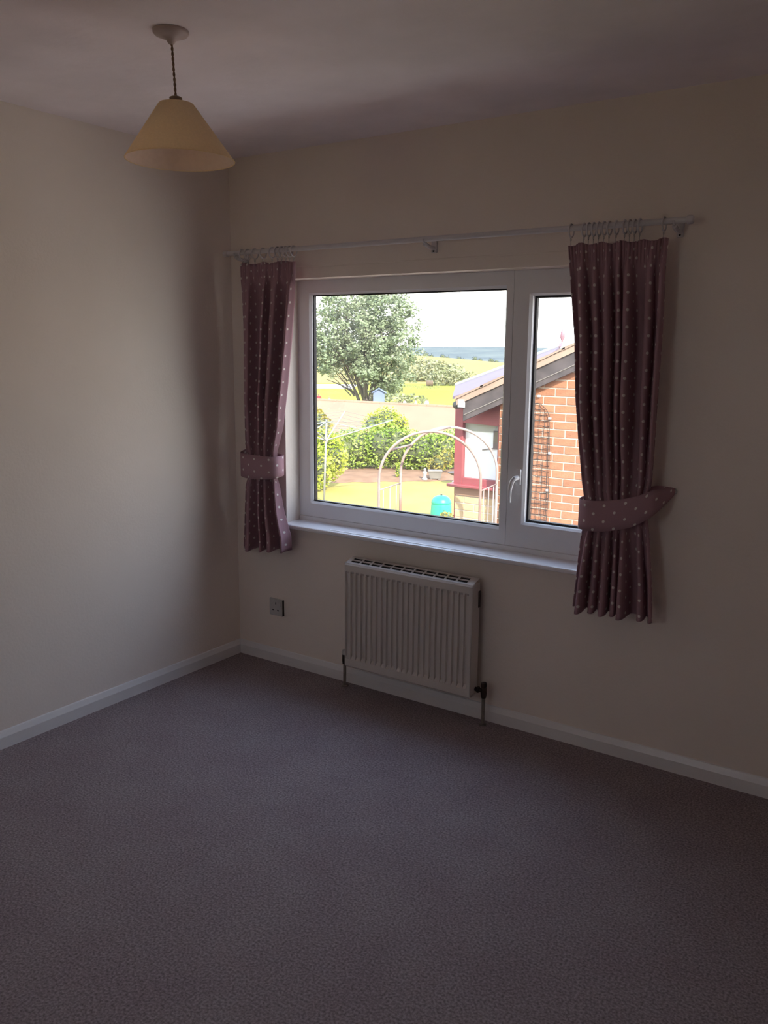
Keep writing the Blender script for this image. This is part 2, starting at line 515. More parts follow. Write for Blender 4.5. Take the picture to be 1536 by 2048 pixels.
prof = [(0, 0), (-0.015, 0), (-0.015, 0.046), (-0.0125, 0.052), (-0.006, 0.068), (0, 0.070)]
tag(MB().prism(prof, 'x', 0.0, RX).build('baseboard_front', M['gloss']),
    'white skirting board under the window wall', 'baseboard', kind='structure')
tag(MB().prism([(-a, z) for a, z in prof][::-1], 'y', RY, 0.0).build('baseboard_left', M['gloss']),
    'white skirting board along the plain wall', 'baseboard', kind='structure')
tag(MB().prism([(RX+a, z) for a, z in prof], 'y', RY, -0.015).build('baseboard_right', M['gloss']),
    'white skirting board opposite the lamp side', 'baseboard', kind='structure')

# lower storey and eaves of the house itself (never in view, but they shade the near garden)
tag(MB().box(-4.0, 6.0, -6.0, WT, -1.75, -0.12).build('wall_lower', M['house']),
    'lower storey wall of the house beneath the bedroom', 'wall', kind='structure')

# ------------------------------------------------------------------ window_1
win = thing('window_1', (WX0, WD, WZ0), 'white plastic double-glazed window with fixed light and side casement', 'window', kind='structure')
FY0, FY1 = WD, WD+0.042
GY = WD+0.030                                     # glass plane
GX0, GX1, GZ0, GZ1 = 0.401, 1.398, 0.816, 1.783   # fixed light glass edge
SX0, SX1, SZ0, SZ1 = 1.468, 1.858, 0.803, 1.788   # casement outline
CX0, CX1, CZ0, CZ1 = 1.519, 1.807, 0.849, 1.752   # casement glass edge

def mitred(x0, x1, z0, z1, X0, X1, Z0, Z1, ya, yb, prof_front=0.0):
    """frame of four mitred rails: outer rect X/Z, inner rect x/z, front y=ya, back y=yb, as 4 MBs"""
    o = [(X0, Z0), (X1, Z0), (X1, Z1), (X0, Z1)]
    i = [(x0, z0), (x1, z0), (x1, z1), (x0, z1)]
    rails = []
    for k in range(4):
        a, b = k, (k+1) % 4
        m = MB()
        p = [o[a], o[b], i[b], i[a]]
        # chamfer the inner front edge
        c = 0.010
        def mid(P, Q):
            d = Vector((P[0]-Q[0], P[1]-Q[1])); d.normalize()
            return (Q[0]+d.x*c*1.3, Q[1]+d.y*c*1.3)
        ib, ia = mid(o[b], i[b]), mid(o[a], i[a])
        vs_ = [(o[a][0], ya, o[a][1]), (o[b][0], ya, o[b][1]), (ib[0], ya, ib[1]), (ia[0], ya, ia[1]),
               (i[b][0], ya+c, i[b][1]), (i[a][0], ya+c, i[a][1]),
               (o[a][0], yb, o[a][1]), (o[b][0], yb, o[b][1]), (i[b][0], yb, i[b][1]), (i[a][0], yb, i[a][1])]
        m.add(vs_, [(0, 1, 2, 3), (3, 2, 4, 5), (5, 4, 8, 9), (6, 9, 8, 7), (0, 6, 7, 1), (0, 3, 5, 9, 6), (1, 7, 8, 4, 2)])
        rails.append(m)
    return rails
# bottom packer strip sitting on the sill board
MB().bbox(WX0, WX1, FY0-0.004, FY1, 0.716, 0.742, 0.002).build('frame_packer', M['upvc'], win)
FZ0 = 0.743
g = 0.0008
for m in mitred(GX0, GX1, GZ0, GZ1, WX0, 1.4335, FZ0, WZ1, FY0, FY1):
    m.build('frame_rail', M['upvc'], win)
# frame around the casement, mostly covered by its overlapping sash
for m in mitred(SX0+0.012, SX1-0.012, SZ0+0.012, SZ1-0.012, 1.4345, WX1, FZ0, WZ1, FY0+0.001, FY1):
    m.build('frame_rail', M['upvc'], win)
def gasket(x0, x1, z0, z1, ya, yb, t, parent):
    m = MB()
    m.box(x0, x0+t, ya, yb, z0, z1); m.box(x1-t, x1, ya, yb, z0, z1)
    m.box(x0+t, x1-t, ya, yb, z0, z0+t); m.box(x0+t, x1-t, ya, yb, z1-t, z1)
    tag(m.build('gasket', M['gasket'], parent), 'black rubber glazing seal')
gasket(GX0, GX1, GZ0, GZ1, GY-0.012, GY+0.006, 0.0055, win)
MB().box(GX0+0.002, GX1-0.002, GY, GY+0.004, GZ0+0.002, GZ1-0.002).build('pane', M['glass'], win)
sash = None
sm = MB()
for m in mitred(CX0, CX1, CZ0, CZ1, SX0, SX1, SZ0, SZ1, FY0-0.014, FY1-0.002):
    b0 = len(sm.v); sm.add(m.v, m.f)
sash = sm.build('casement_sash', M['upvc'], win)
gasket(CX0, CX1, CZ0, CZ1, GY-0.014, GY+0.006, 0.0085, sash)
MB().box(CX0+0.002, CX1-0.002, GY, GY+0.004, CZ0+0.002, CZ1-0.002).build('pane', M['glass'], sash)
# cranked espagnolette handle on the hinge-opposite stile
h = MB()
hx = 1.492
h.bbox(hx-0.010, hx+0.012, FY0-0.026, FY0-0.0141, 1.005, 1.070, 0.003)
h.tube([(hx+0.001, FY0-0.028, 1.035), (hx-0.004, FY0-0.046, 1.033), (hx-0.012, FY0-0.052, 1.020),
        (hx-0.020, FY0-0.052, 0.985), (hx-0.022, FY0-0.050, 0.935)], [0.010, 0.010, 0.010, 0.0085, 0.0075], 10)
sharp(h.build('handle', M['upvc'], sash))
# sill board
s = MB()
s.box(WX0, WX1, -0.0005, WD+0.05, 0.7000, 0.7205)
s.prism([(0.0, 0.6995), (0.0, 0.7205), (-0.030, 0.7205), (-0.036, 0.7175), (-0.038, 0.711), (-0.036, 0.7025), (-0.030, 0.6995)], 'x', WX0-0.03, WX1+0.03)
sill = s.build('window_sill', M['sill'], win)
# thin bright strip standing in for the highlight along the sill's front edge
MB().bbox(0.60, 1.46, -0.022, -0.010, 0.7207, 0.7227, 0.0006).build('sill_highlight_strip', M['upvc'], win)

# window added out of view so daylight fills the room from behind
fill_win = thing('fill_window', (VX0, RY-0.15, VZ0), 'unseen white window added opposite the garden window for fill light', 'window', kind='structure')
for m in mitred(VX0+0.07, VX1-0.07, VZ0+0.07, VZ1-0.07, VX0, VX1, VZ0, VZ1, RY-0.18, RY-0.12):
    m.build('frame_rail', M['upvc'], fill_win)
MB().box(VX0+0.068, VX1-0.068, RY-0.152, RY-0.148, VZ0+0.068, VZ1-0.068).build('pane', M['glass'], fill_win)

# ------------------------------------------------------------------ radiator
RX0, RX1, RZ0, RZ1 = 0.748, 1.392, 0.118, 0.602
RYF, RYB = -0.100, -0.036
rad = thing('radiator', ((RX0+RX1)/2, -0.07, 0.0), 'white fluted panel radiator with slotted top below the window', 'radiator')
# fluted front sheet
nfl = 23
fl0, fl1, fz0, fz1 = RX0+0.004, RX1-0.006, RZ0+0.038, RZ1-0.034
pm = MB()
xs = []
pitch = (fl1-fl0)/nfl
for i in range(nfl):
    a = fl0+i*pitch
    xs += [(a, 0), (a+pitch*0.10, 0.0105), (a+pitch*0.62, 0.0105), (a+pitch*0.72, 0.0)]
xs.append((fl1, 0))
rows = []
def rowz(z, k):
    return [(RX0, RYF, z)] + [(x, RYF+d*k, z) for x, d in xs] + [(RX1, RYF, z)]
rows = [rowz(RZ0+0.006, 0), rowz(fz0, 0), rowz(fz0+0.016, 1), rowz(fz1-0.012, 1), rowz(fz1, 0), rowz(RZ1-0.006, 0)]
rows = [[(x, RYF+0.005, RZ0) for x, y, z in rows[0]]] + rows + [[(x, RYF+0.005, RZ1) for x, y, z in rows[0]],
        [(x, RYF+0.016, RZ1) for x, y, z in rows[0]]]
pm.grid(rows)
pm.box(RX0, RX1, RYF+0.012, RYF+0.020, RZ0, RZ1-0.002)
pm.build('front_panel', M['radiator'], rad)
MB().bbox(RX0-0.003, RX0+0.001, RYF+0.003, RYB, RZ0+0.01, RZ1+0.004, 0.001).build('side_panel', M['radiator'], rad)
MB().bbox(RX1-0.001, RX1+0.003, RYF+0.003, RYB, RZ0+0.01, RZ1+0.004, 0.001).build('side_panel', M['radiator'], rad)
MB().box(RX0+0.01, RX1-0.01, RYF+0.022, RYB+0.004, RZ0+0.03, RZ1-0.016).build('convector_fins', M['rad_dark'], rad)
# gently sloping slotted grille
ya, yb = RYF+0.006, RYB
def gz(y): return RZ1+0.001+0.018*(y-ya)/(yb-ya)
def gbar(m, x0, x1, y0, y1):
    q = [(x0, y0, gz(y0)), (x1, y0, gz(y0)), (x1, y1, gz(y1)), (x0, y1, gz(y1))]
    m.add([(x, y, z-0.002) for x, y, z in q]+[(x, y, z+0.001) for x, y, z in q],
          [(0, 3, 2, 1), (4, 5, 6, 7), (0, 1, 5, 4), (1, 2, 6, 5), (2, 3, 7, 6), (3, 0, 4, 7)])
gm = MB()
for y0, y1 in ((ya, ya+0.011), (ya+0.027, ya+0.033), (yb-0.010, yb)):
    gbar(gm, RX0, RX1, y0, y1)
ns = 11
x_in0, x_in1 = RX0+0.016, RX1-0.030
for i in range(ns+1):
    x = x_in0+(x_in1-x_in0)*i/ns
    a0, a1 = (RX0, x+0.004) if i == 0 else (x-0.004, RX1) if i == ns else (x-0.004, x+0.004)
    gbar(gm, a0, a1, ya+0.011, ya+0.027)
    gbar(gm, a0, a1, ya+0.033, yb-0.010)
gm.build('top_grille', M['radiator'], rad)
MB().prism([(ya+0.009, gz(ya)-0.006), (yb-0.004, gz(yb)-0.006), (yb-0.004, gz(yb)-0.003), (ya+0.009, gz(ya)-0.003)], 'x', RX0+0.006, RX1-0.006).build('slot_shade_plate', M['rad_dark'], rad)  # dark plate added to give the grille slots their shade
# bracket clips showing at the end
MB().box(RX1+0.003, RX1+0.006, RYB-0.012, RYB+0.002, 0.50, 0.57).build('end_clip', M['brass'], rad)
MB().box(RX0+0.1, RX0+0.13, RYB, -0.0005, 0.2, 0.56).build('wall_bracket', M['radiator'], rad)
MB().box(RX1-0.13, RX1-0.1, RYB, -0.0005, 0.2, 0.56).build('wall_bracket', M['radiator'], rad)
def valve(x, sgn, zt):
    y = -0.058
    v = MB()
    v.tube([(x-sgn*0.040, y, zt), (x-sgn*0.012, y, zt)], 0.009, 10)
    v.tube([(x-sgn*0.030, y, zt), (x-sgn*0.022, y, zt)], 0.0135, 6)
    v.tube([(x, y, zt-0.030), (x, y, zt-0.012), (x, y, zt+0.014)], [0.0105, 0.013, 0.012], 10)
    vo = sharp(v.build('valve', M['brass'], rad))
    c = MB()
    c.tube([(x, y, zt+0.014), (x, y, zt+0.020), (x, y, zt+0.036)], [0.010, 0.013, 0.011], 10)
    sharp(c.build('valve_cap', M['brass'] if sgn > 0 else M['plastic'], vo))
    p = MB()
    p.tube([(x, y, 0.0005), (x, y, zt-0.028)], 0.0075, 10)
    p.tube([(x, y, 0.0005), (x, y, 0.006)], 0.016, 12)
    p.build('pipe', M['copper'], rad, smooth=True)
valve(RX0-0.032, -1, 0.140)
valve(RX1+0.046, 1, 0.150)

# ------------------------------------------------------------------ wall socket
so = thing('wall_socket', (0.258, 0, 0.285), 'single white wall socket between the corner and the radiator', 'socket')
MB().bbox(0.215, 0.301, -0.012, -0.0005, 0.243, 0.329, 0.003).build('faceplate', M['plastic'], so)
MB().bbox(0.276, 0.290, -0.0165, -0.012, 0.292, 0.316, 0.0015).build('rocker_switch', M['plastic'], so)
for (a, b, c, d) in ((0.254, 0.259, 0.300, 0.311), (0.234, 0.244, 0.268, 0.274), (0.266, 0.276, 0.268, 0.274)):
    MB().box(a, b, -0.0126, -0.0119, c, d).build('pin_slot', M['hole'], so)
MB().box(0.2985, 0.3012, -0.0118, -0.0006, 0.246, 0.326).build('edge_gap', M['hole'], so)

# ------------------------------------------------------------------ curtain pole
PY, PZ, PR = -0.080, 1.968, 0.0105
pole = thing('curtain_pole', (1.10, 0, PZ), 'white wooden curtain pole on three brackets over the window', 'curtain pole')
sharp(MB().tube([(0.060, PY, PZ), (2.135, PY, PZ)], PR, 20).build('rod', M['rod'], pole))
for x, sg in ((0.060, -1), (2.135, 1)):
    m = MB()
    m.tube([(x, PY, PZ), (x+sg*0.003, PY, PZ), (x+sg*0.004, PY, PZ), (x+sg*0.018, PY, PZ), (x+sg*0.024, PY, PZ), (x+sg*0.026, PY, PZ)],
           [0.0108, 0.0135, 0.0145, 0.0145, 0.012, 0.006], 20)
    sharp(m.build('end_cap', M['rod'], pole))
for bx in (0.108, 1.128, 2.098):
    m = MB()
    m.bbox(bx-0.012, bx+0.012, -0.012, -0.0005, PZ-0.045, PZ+0.020, 0.003)
    m.tube([(bx, -0.010, PZ-0.028), (bx, -0.045, PZ-0.026), (bx, PY, PZ-0.017)], [0.0085, 0.0085, 0.0085], 10)
    # cup that carries the rod
    pts = [(bx, PY+0.0135*math.cos(t), PZ+0.0135*math.sin(t)) for t in [PI*(1.0+k/10.0) for k in range(11)]]
    m.tube(pts, 0.0035, 8)
    bo = sharp(m.build('bracket', M['rod'], pole))
    MB().tube([(bx+0.000, -0.0135, PZ-0.038), (bx, -0.0115, PZ-0.038)], 0.004, 10).build('screw', M['hole'], bo)

# ------------------------------------------------------------------ curtains
def curtain(label, Ltab, Rtab, ztop, zbot, nf, seed, tie):
    rng = random.Random(seed)
    ph = [rng.uniform(0, 2*PI) for _ in range(8)]
    ncol, nrow = 200, 96
    def warp(s):
        return s + 0.030*math.sin(2*PI*1.3*s+ph[0]) + 0.018*math.sin(2*PI*2.7*s+ph[1])
    amp = [rng.uniform(0.62, 1.1) for _ in range(nf+3)]
    def famp(s):
        k = warp(s)*nf+0.5
        i = int(math.floor(k)); t = k-i; t = t*t*(3-2*t)
        a = amp[max(0, min(nf+2, i))]; b = amp[max(0, min(nf+2, i+1))]
        return a+(b-a)*t
    rows = []
    for r in range(nrow+1):
        q = r/nrow
        row = []
        for c in range(ncol+1):
            s_ = c/ncol
            zb = zbot(s_)
            z = ztop + (zb-ztop)*q
            zz = ztop + (zbot(0.5)-ztop)*q
            Lx, Rx = interp(Ltab, zz), interp(Rtab, zz)
            # fold depth: shallow in the heading, deep mid-way, gathered at the tie, deep at the hem
            A = interp([(0.55, 0.042), (0.70, 0.038), (tie-0.12, 0.022), (tie-0.06, 0.013), (tie+0.06, 0.013), (tie+0.12, 0.021),
                        (1.30, 0.038), (1.65, 0.036), (1.80, 0.024), (1.85, 0.010), (1.92, 0.007)], zz)
            drift = 0.10*math.sin(3.0*zz+ph[2]+4*s_)
            th = 2*PI*nf*warp(s_) + drift*2
            f = math.sin(th)
            f = (abs(f)**0.85)*(1 if f > 0 else -1) + 0.18*math.sin(2*th+ph[6])
            y = PY - 0.002 + A*f*famp(s_) + 0.25*A*math.sin(0.5*th+ph[3])
            bulge = 0.10*math.sin(2*th+ph[4])*(Rx-Lx)/nf*(A/0.034)
            x = Lx + (Rx-Lx)*s_ + bulge*min(1, min(s_, 1-s_)*14)
            # fine pencil pleats in the heading tape
            if zz > 1.835:
                k = min(1.0, (zz-1.835)/0.02)
                y += k*0.0042*math.sin(2*PI*nf*4.5*s_)
            if c == 0 or c == ncol:
                pass
            z += 0.0035*math.sin(th+0.6)*max(0, (q-0.8)/0.2) + 0.004*math.sin(2*PI*nf*0.7*s_+ph[5])*max(0, 1-q/0.05)
            row.append(Vector((x, min(y, -0.040 if zz < 0.80 else -0.030), z)))
        rows.append(row)
    m = MB(); m.grid(rows)
    base = Vector(((interp(Ltab, ztop)+interp(Rtab, ztop))/2, PY, ztop))
    o = m.build('curtain', M['cloth'], None, base, smooth=True)
    # cloth coordinates in metres: arc length along a mid row, and height
    mid = rows[nrow//2]
    arc = [0.0]
    for a, b in zip(mid, mid[1:]):
        arc.append(arc[-1] + (Vector((a.x, a.y, 0))-Vector((b.x, b.y, 0))).length*1.12)
    uvl = o.data.uv_layers.new(name='UVMap')
    k = ncol+1
    for lp in o.data.loops:
        vi = lp.vertex_index
        uvl.data[lp.index].uv = (arc[vi % k], rows[vi//k][vi % k].z)
    sd = o.modifiers.new('thickness', 'SOLIDIFY'); sd.thickness = 0.0025; sd.offset = 0
    tag(o, label, 'curtain')
    return o

CLL = [(1.919, 0.134), (1.532, 0.131), (1.299, 0.130), (1.10, 0.137), (1.05, 0.150), (0.94, 0.150), (0.90, 0.134), (0.572, 0.104)]
CLR = [(1.917, 0.466), (1.751, 0.460), (1.578, 0.443), (1.378, 0.416), (1.173, 0.379), (1.06, 0.342), (0.942, 0.336), (0.90, 0.350), (0.774, 0.372), (0.659, 0.408), (0.60, 0.412)]
CRL = [(1.908, 1.729), (1.791, 1.743), (1.581, 1.769), (1.366, 1.782), (1.221, 1.800), (1.075, 1.822), (1.010, 1.836), (0.915, 1.837), (0.860, 1.828), (0.772, 1.820), (0.582, 1.806)]
CRR = [(1.912, 2.083), (1.827, 2.081), (1.648, 2.087), (1.379, 2.086), (1.206, 2.086), (1.09, 2.084), (1.04, 2.076), (0.95, 2.078), (0.885, 2.090), (0.705, 2.115), (0.598, 2.124)]
curtain('mauve dotted curtain gathered on the corner side of the window', CLL, CLR, 1.918,
        lambda s: 0.572+0.034*s, 4, 3, 0.99)
curtain('mauve dotted curtain gathered on the casement side of the window', CRL, CRR, 1.912,
        lambda s: 0.580+0.014*s, 7, 11, 0.965)

def tieback(label, path, name='curtain_tieback'):
    """path: list of (x, y, zc, half_height) round the gathered cloth"""
    P = [Vector((a, b, c)) for a, b, c, d in path]
    hh = [d for a, b, c, d in path]
    # subdivide with Catmull-Rom
    pts, hs = [], []
    n = len(P)
    for i in range(n-1):
        p0, p1, p2, p3 = P[max(i-1, 0)], P[i], P[i+1], P[min(i+2, n-1)]
        for k in range(8):
            t = k/8
            q = 0.5*((2*p1)+(p2-p0)*t+(2*p0-5*p1+4*p2-p3)*t*t+(3*p1-p0-3*p2+p3)*t**3)
            pts.append(q); hs.append(hh[i]+(hh[i+1]-hh[i])*t)
    pts.append(P[-1]); hs.append(hh[-1])
    rows = []
    for q, hq in zip(pts, hs):
        rows.append([q+Vector((0, 0, hq*k)) for k in (-1, -0.5, 0, 0.5, 1)])
    m = MB(); m.grid(rows)
    o = m.build(name, M['cloth'], None, P[0], smooth=True)
    arc = [0.0]
    for a, b in zip(pts, pts[1:]):
        arc.append(arc[-1]+(a-b).length)
    uvl = o.data.uv_layers.new(name='UVMap')
    for lp in o.data.loops:
        vi = lp.vertex_index
        uvl.data[lp.index].uv = (arc[vi//5]+0.013, rows[vi//5][vi % 5].z-rows[vi//5][2].z+0.02)
    sd = o.modifiers.new('thickness', 'SOLIDIFY'); sd.thickness = 0.003; sd.offset = 0
    tag(o, label, 'tieback', 'curtain tiebacks')
    rg = MB(); rg.torus((path[0][0], path[0][1]+0.001, path[0][2]), 0.008, 0.0018, 'y', 14, 6)
    rg.tube([(path[0][0], -0.0005, path[0][2]+0.010), (path[0][0], path[0][1], path[0][2]+0.010)], 0.0022, 8)
    rg.build('wall_hook', M['plastic'], o, smooth=True)
    return o

tieback('dotted fabric band tying back the corner-side curtain',
        [(0.128, -0.008, 1.030, 0.012), (0.125, -0.050, 1.018, 0.048), (0.140, -0.112, 1.000, 0.056), (0.196, -0.128, 0.995, 0.058),
         (0.262, -0.132, 0.995, 0.056), (0.330, -0.114, 0.996, 0.052), (0.354, -0.085, 1.000, 0.050),
         (0.340, -0.036, 1.005, 0.046), (0.250, -0.022, 1.012, 0.044), (0.172, -0.012, 1.022, 0.030), (0.134, -0.008, 1.030, 0.012)])
tieback('dotted fabric band tying back the casement-side curtain',
        [(2.142, -0.010, 1.055, 0.010), (2.128, -0.060, 1.046, 0.030), (2.095, -0.116, 1.020, 0.048), (2.03, -0.130, 0.985, 0.054),
         (1.94, -0.134, 0.962, 0.056), (1.868, -0.128, 0.955, 0.056), (1.823, -0.088, 0.955, 0.054),
         (1.850, -0.034, 0.970, 0.050), (1.97, -0.022, 1.000, 0.044), (2.08, -0.014, 1.040, 0.030), (2.136, -0.010, 1.055, 0.010)])

def ring(x, first=None, label='', dz=0.0):
    if first is None:
        m = MB(); m.torus((x, PY, PZ-0.0088), 0.0222, 0.0030, 'x', 24, 8)
        o = m.build('curtain_ring', M['rod'], None, (x, PY, PZ), smooth=True)
        e = MB(); e.torus((x, PY, PZ-0.0088-0.0295), 0.0045, 0.0013, 'x', 12, 6)
        e.tube([(x, PY, PZ-0.042), (x, PY, PZ-0.058)], 0.0012, 6)
        e.build('screw_eye', M['plastic'], o, smooth=True)
    else:
        o = copy_obj(first, None, (x, PY, PZ))
        for ch in first.children:
            copy_obj(ch, o)
    tag(o, label, 'curtain ring', 'curtain rings')
    return o
lab_l = 'white curtain ring carrying the corner-side curtain on the pole'
lab_r = 'white curtain ring carrying the casement-side curtain on the pole'
r0 = ring(0.150, None, 'white curtain ring next to the pole bracket by the corner')
for x in (0.182, 0.226, 0.276, 0.330, 0.362, 0.386, 0.410, 0.431, 0.454):
    ring(x, r0, lab_l)
for x in (1.737, 1.785, 1.802, 1.820, 1.838, 1.858, 1.876, 1.901, 1.931, 1.948, 1.965, 1.983, 2.064):
    ring(x, r0, 'white curtain ring standing clear of the bunch on the window side' if x < 1.75 else 'white curtain ring set apart beside the bracket away from the corner' if x > 2.0 else lab_r)

# ------------------------------------------------------------------ pendant lamp
LX, LY = 1.040, -1.283
lamp = thing('pendant_lamp', (LX, LY, H), 'cream cone-shaded pendant lamp hanging from the ceiling', 'pendant lamp')
def hang(z):
    """the flex hangs a touch out of plumb"""
    t = (H-z)/0.34
    return RT*0.014*t
def hz(z):
    return lambda zz: hang(zz)
c0 = (LX, LY, 0)
sharp(MB().lathe([(0.001, H-0.0005), (0.049, H-0.0005), (0.049, H-0.006), (0.045, H-0.011), (0.030, H-0.017), (0.014, H-0.024), (0.009, H-0.032), (0.0045, H-0.036), (0.001, H-0.036)],
                 c0, 32).build('ceiling_rose', M['rose'], lamp), 50)
# two-core twisted flex
cd = MB()
for k in (0, 1):
    pts = []
    for i in range(41):
        z = H-0.030-(0.15)*i/40
        o = hang(z)
        a = i*0.9+k*PI
        pts.append((LX+o.x+0.0018*math.cos(a), LY+o.y+0.0018*math.sin(a), z))
    cd.tube(pts, 0.0021, 6)
cd.build('flex', M['cord'], lamp, smooth=True)
hd = sharp(MB().lathe([(0.001, 2.231), (0.012, 2.231), (0.0175, 2.228), (0.0175, 2.214), (0.014, 2.212), (0.014, 2.165), (0.001, 2.165)],
                 c0, 24, hang).build('lampholder', M['holder'], lamp), 50)
sh = MB()
zt, zb, rt, rb = 2.209, 2.063, 0.050, 0.1515
sh.lathe([(rt-0.012, zt+0.004), (rt-0.003, zt+0.003), (rt, zt), (rb, zb+0.002), (rb+0.0008, zb)], c0, 56, hang)
so_ = sh.build('lampshade', M['shade'], lamp, smooth=True)
ln = MB(); ln.lathe([(rb-0.0015, zb+0.0005), (rt-0.002, zt-0.001), (rt-0.012, zt+0.002)], c0, 56, hang)
tag(ln.build('shade_lining', M['shade_in'], so_, smooth=True), 'pale inner lining of the shade')
tr = MB()
o = hang(zb)
tr.torus((LX+o.x, LY+o.y, zb+0.0005), rb, 0.0016, 'z', 56, 6)
tr.build('rim_wire', M['shade'], so_, smooth=True)
o2 = hang(zt)
for k in range(3):
    a = k*2*PI/3+0.4
    MB().tube([(LX+o2.x+0.016*math.cos(a), LY+o2.y+0.016*math.sin(a), zt+0.004), (LX+o2.x+(rt-0.008)*math.cos(a), LY+o2.y+(rt-0.008)*math.sin(a), zt+0.003)], 0.0015, 6).build('shade_carrier_arm', M['holder'], lamp, smooth=True)
MB().lathe([(0.0005, 2.098), (0.014, 2.101), (0.0235, 2.112), (0.0255, 2.124), (0.021, 2.140), (0.0135, 2.156), (0.0125, 2.170), (0.0005, 2.170)],
           c0, 24, hang).build('bulb', M['bulb'], lamp, smooth=True)

# ================================================================== OUTDOORS
GZ = -1.70
Y1 = 4.337                     # face of the neighbouring gable
# ---- land: height depends on the distance s from the house along the valley direction
DV = Vector((-0.563, 0.826, 0)); DR = Vector((0.826, 0.563, 0))
C2 = Vector((CAM.x, CAM.y, 0))
PROF = [(-40, GZ), (26, GZ), (30, -1.8), (45, -2.9), (70, -4.1), (110, -6.1), (150, -7.1), (200, -8.3), (260, -9.5), (300, -10.6), (380, -11.6),
        (450, -11.0), (560, -8.0), (640, -5.0), (700, -3.3), (740, -3.6), (900, -18), (1200, -30), (1700, -16), (2600, 4.5), (2800, 5.0)]
def landz(s, t):
    z = interp(PROF, s)
    if s > 380:
        k = min(1, (s-380)/300)*max(0, 1-max(0, s-740)/300)
        z -= k*0.078*max(-30, t-15)
    if s > 900:
        z += 2.0*math.sin(t*0.008+s*0.002)*min(1, (s-900)/900)
    return z
def land_pt(s, t, dz=0.0):
    p = C2+DV*s+DR*t
    return Vector((p.x, p.y, landz(s, t)+dz))
def land(name, s_list, tf, mt, label, cat, nt=24):
    rows = []
    for s_ in s_list:
        w_ = tf(s_)
        rows.append([land_pt(s_, w_[0]+(w_[1]-w_[0])*k/nt) for k in range(nt+1)])
    m = MB(); m.grid(rows)
    o = m.build(name, mt, smooth=True)
    return tag(o, label, cat, kind='structure')
rg_ = lambda a, b, n: [a+(b-a)*k/n for k in range(n+1)]
tag(MB().box(-60, 60, -60, 2.0, GZ-0.5, GZ-0.05).build('ground', M['lawn']), 'open ground around the house', 'ground', kind='structure')
tag(MB().box(-7, 7, WT+0.01, 2.4, GZ-0.1, GZ+0.03).build('low_bounce_strip', M['soil']), 'unseen dark earth strip added to cut bounced light below the window', 'low_bounce_strip', kind='structure')  # unseen dark strip added to keep the near ceiling dimmer
tag(MB().box(-0.72, 7, 2.41, Y1-0.03, GZ-0.1, GZ+0.03).build('bounce_patio', M['paving']), 'unseen pale paving added to bounce light up at the ceiling', 'bounce_patio', kind='structure')  # unseen paving added to throw light up to the ceiling
land('lawn', rg_(3.6, 27, 12), lambda s: (-18-s*0.4, 20+s*0.5), M['lawn'], 'sunlit dry lawn of the back garden', 'lawn')
land('meadow', rg_(27, 160, 18)+rg_(170, 300, 10), lambda s: (-20-s*0.7, 20+s*0.7), M['field'], 'bright mown green field beyond the garden', 'field')
land('stubble_field', rg_(300, 740, 26), lambda s: (-20-s*0.7, 20+s*0.7), M['stubble'], 'pale yellow stubble field rising to the skyline', 'field')
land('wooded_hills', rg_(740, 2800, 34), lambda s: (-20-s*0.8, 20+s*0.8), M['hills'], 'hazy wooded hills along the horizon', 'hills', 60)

# ---- foliage helper: a cloud of small leaf blades, one mesh
def leaves(m, c, r, n, size, rng, shell=0.55, flat=1.0):
    for _ in range(n):
        while True:
            d = Vector((rng.uniform(-1, 1), rng.uniform(-1, 1), rng.uniform(-1, 1)))
            if 0.05 < d.length < 1: break
        rad = shell+(1-shell)*rng.random()**0.6
        d = d.normalized()*rad
        p = Vector(c)+Vector((d.x*r[0], d.y*r[1], d.z*r[2]))
        a = Vector((rng.gauss(0, 1), rng.gauss(0, 1), rng.gauss(0, 0.6))).normalized()
        b = a.cross(Vector((rng.gauss(0, 1), rng.gauss(0, 1), rng.gauss(0, 1)))).normalized()
        L_ = size*rng.uniform(0.7, 1.4); W_ = L_*0.55*flat
        m.add([p-a*L_*0.5, p+b*W_*0.5, p+a*L_*0.5, p-b*W_*0.5], [(0, 1, 2, 3)])
def blob(m, c, r, rng, seg=10, rings=7, jit=0.12):
    rows = []
    for i in range(rings+1):
        ph = PI*i/rings
        row = []
        for k in range(seg+1):
            th = 2*PI*(k % seg)/seg
            j = 1+jit*math.sin(3*th+5*ph+c[0]*3)*math.sin(2*ph)
            row.append((c[0]+r[0]*math.sin(ph)*math.cos(th)*j, c[1]+r[1]*math.sin(ph)*math.sin(th)*j, c[2]+r[2]*math.cos(ph)))
        rows.append(row)
    m.grid(rows)

def bush(name, base, blobs, n, size, mt, label, cat, group=None, seed=1, core=True):
    """blobs: list of (dx along DR, dy along DV, dz, rx, rz) in metres from base"""
    rng = random.Random(seed)
    t = thing(name, base, label, cat, group)
    lv = MB(); cr = MB()
    tot = sum(b[3]*b[3]+b[3]*b[4] for b in blobs)
    for (dx, dy, dz, rx, rz) in blobs:
        c = Vector(base)+DR*dx+DV*dy+Vector((0, 0, dz))
        leaves(lv, c, (rx, rx, rz), int(n*(rx*rx+rx*rz)/tot), size, rng)
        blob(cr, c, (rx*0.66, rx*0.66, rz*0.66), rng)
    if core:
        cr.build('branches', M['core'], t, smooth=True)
    tag(lv.build('foliage', mt, t), kind='stuff')
    return t

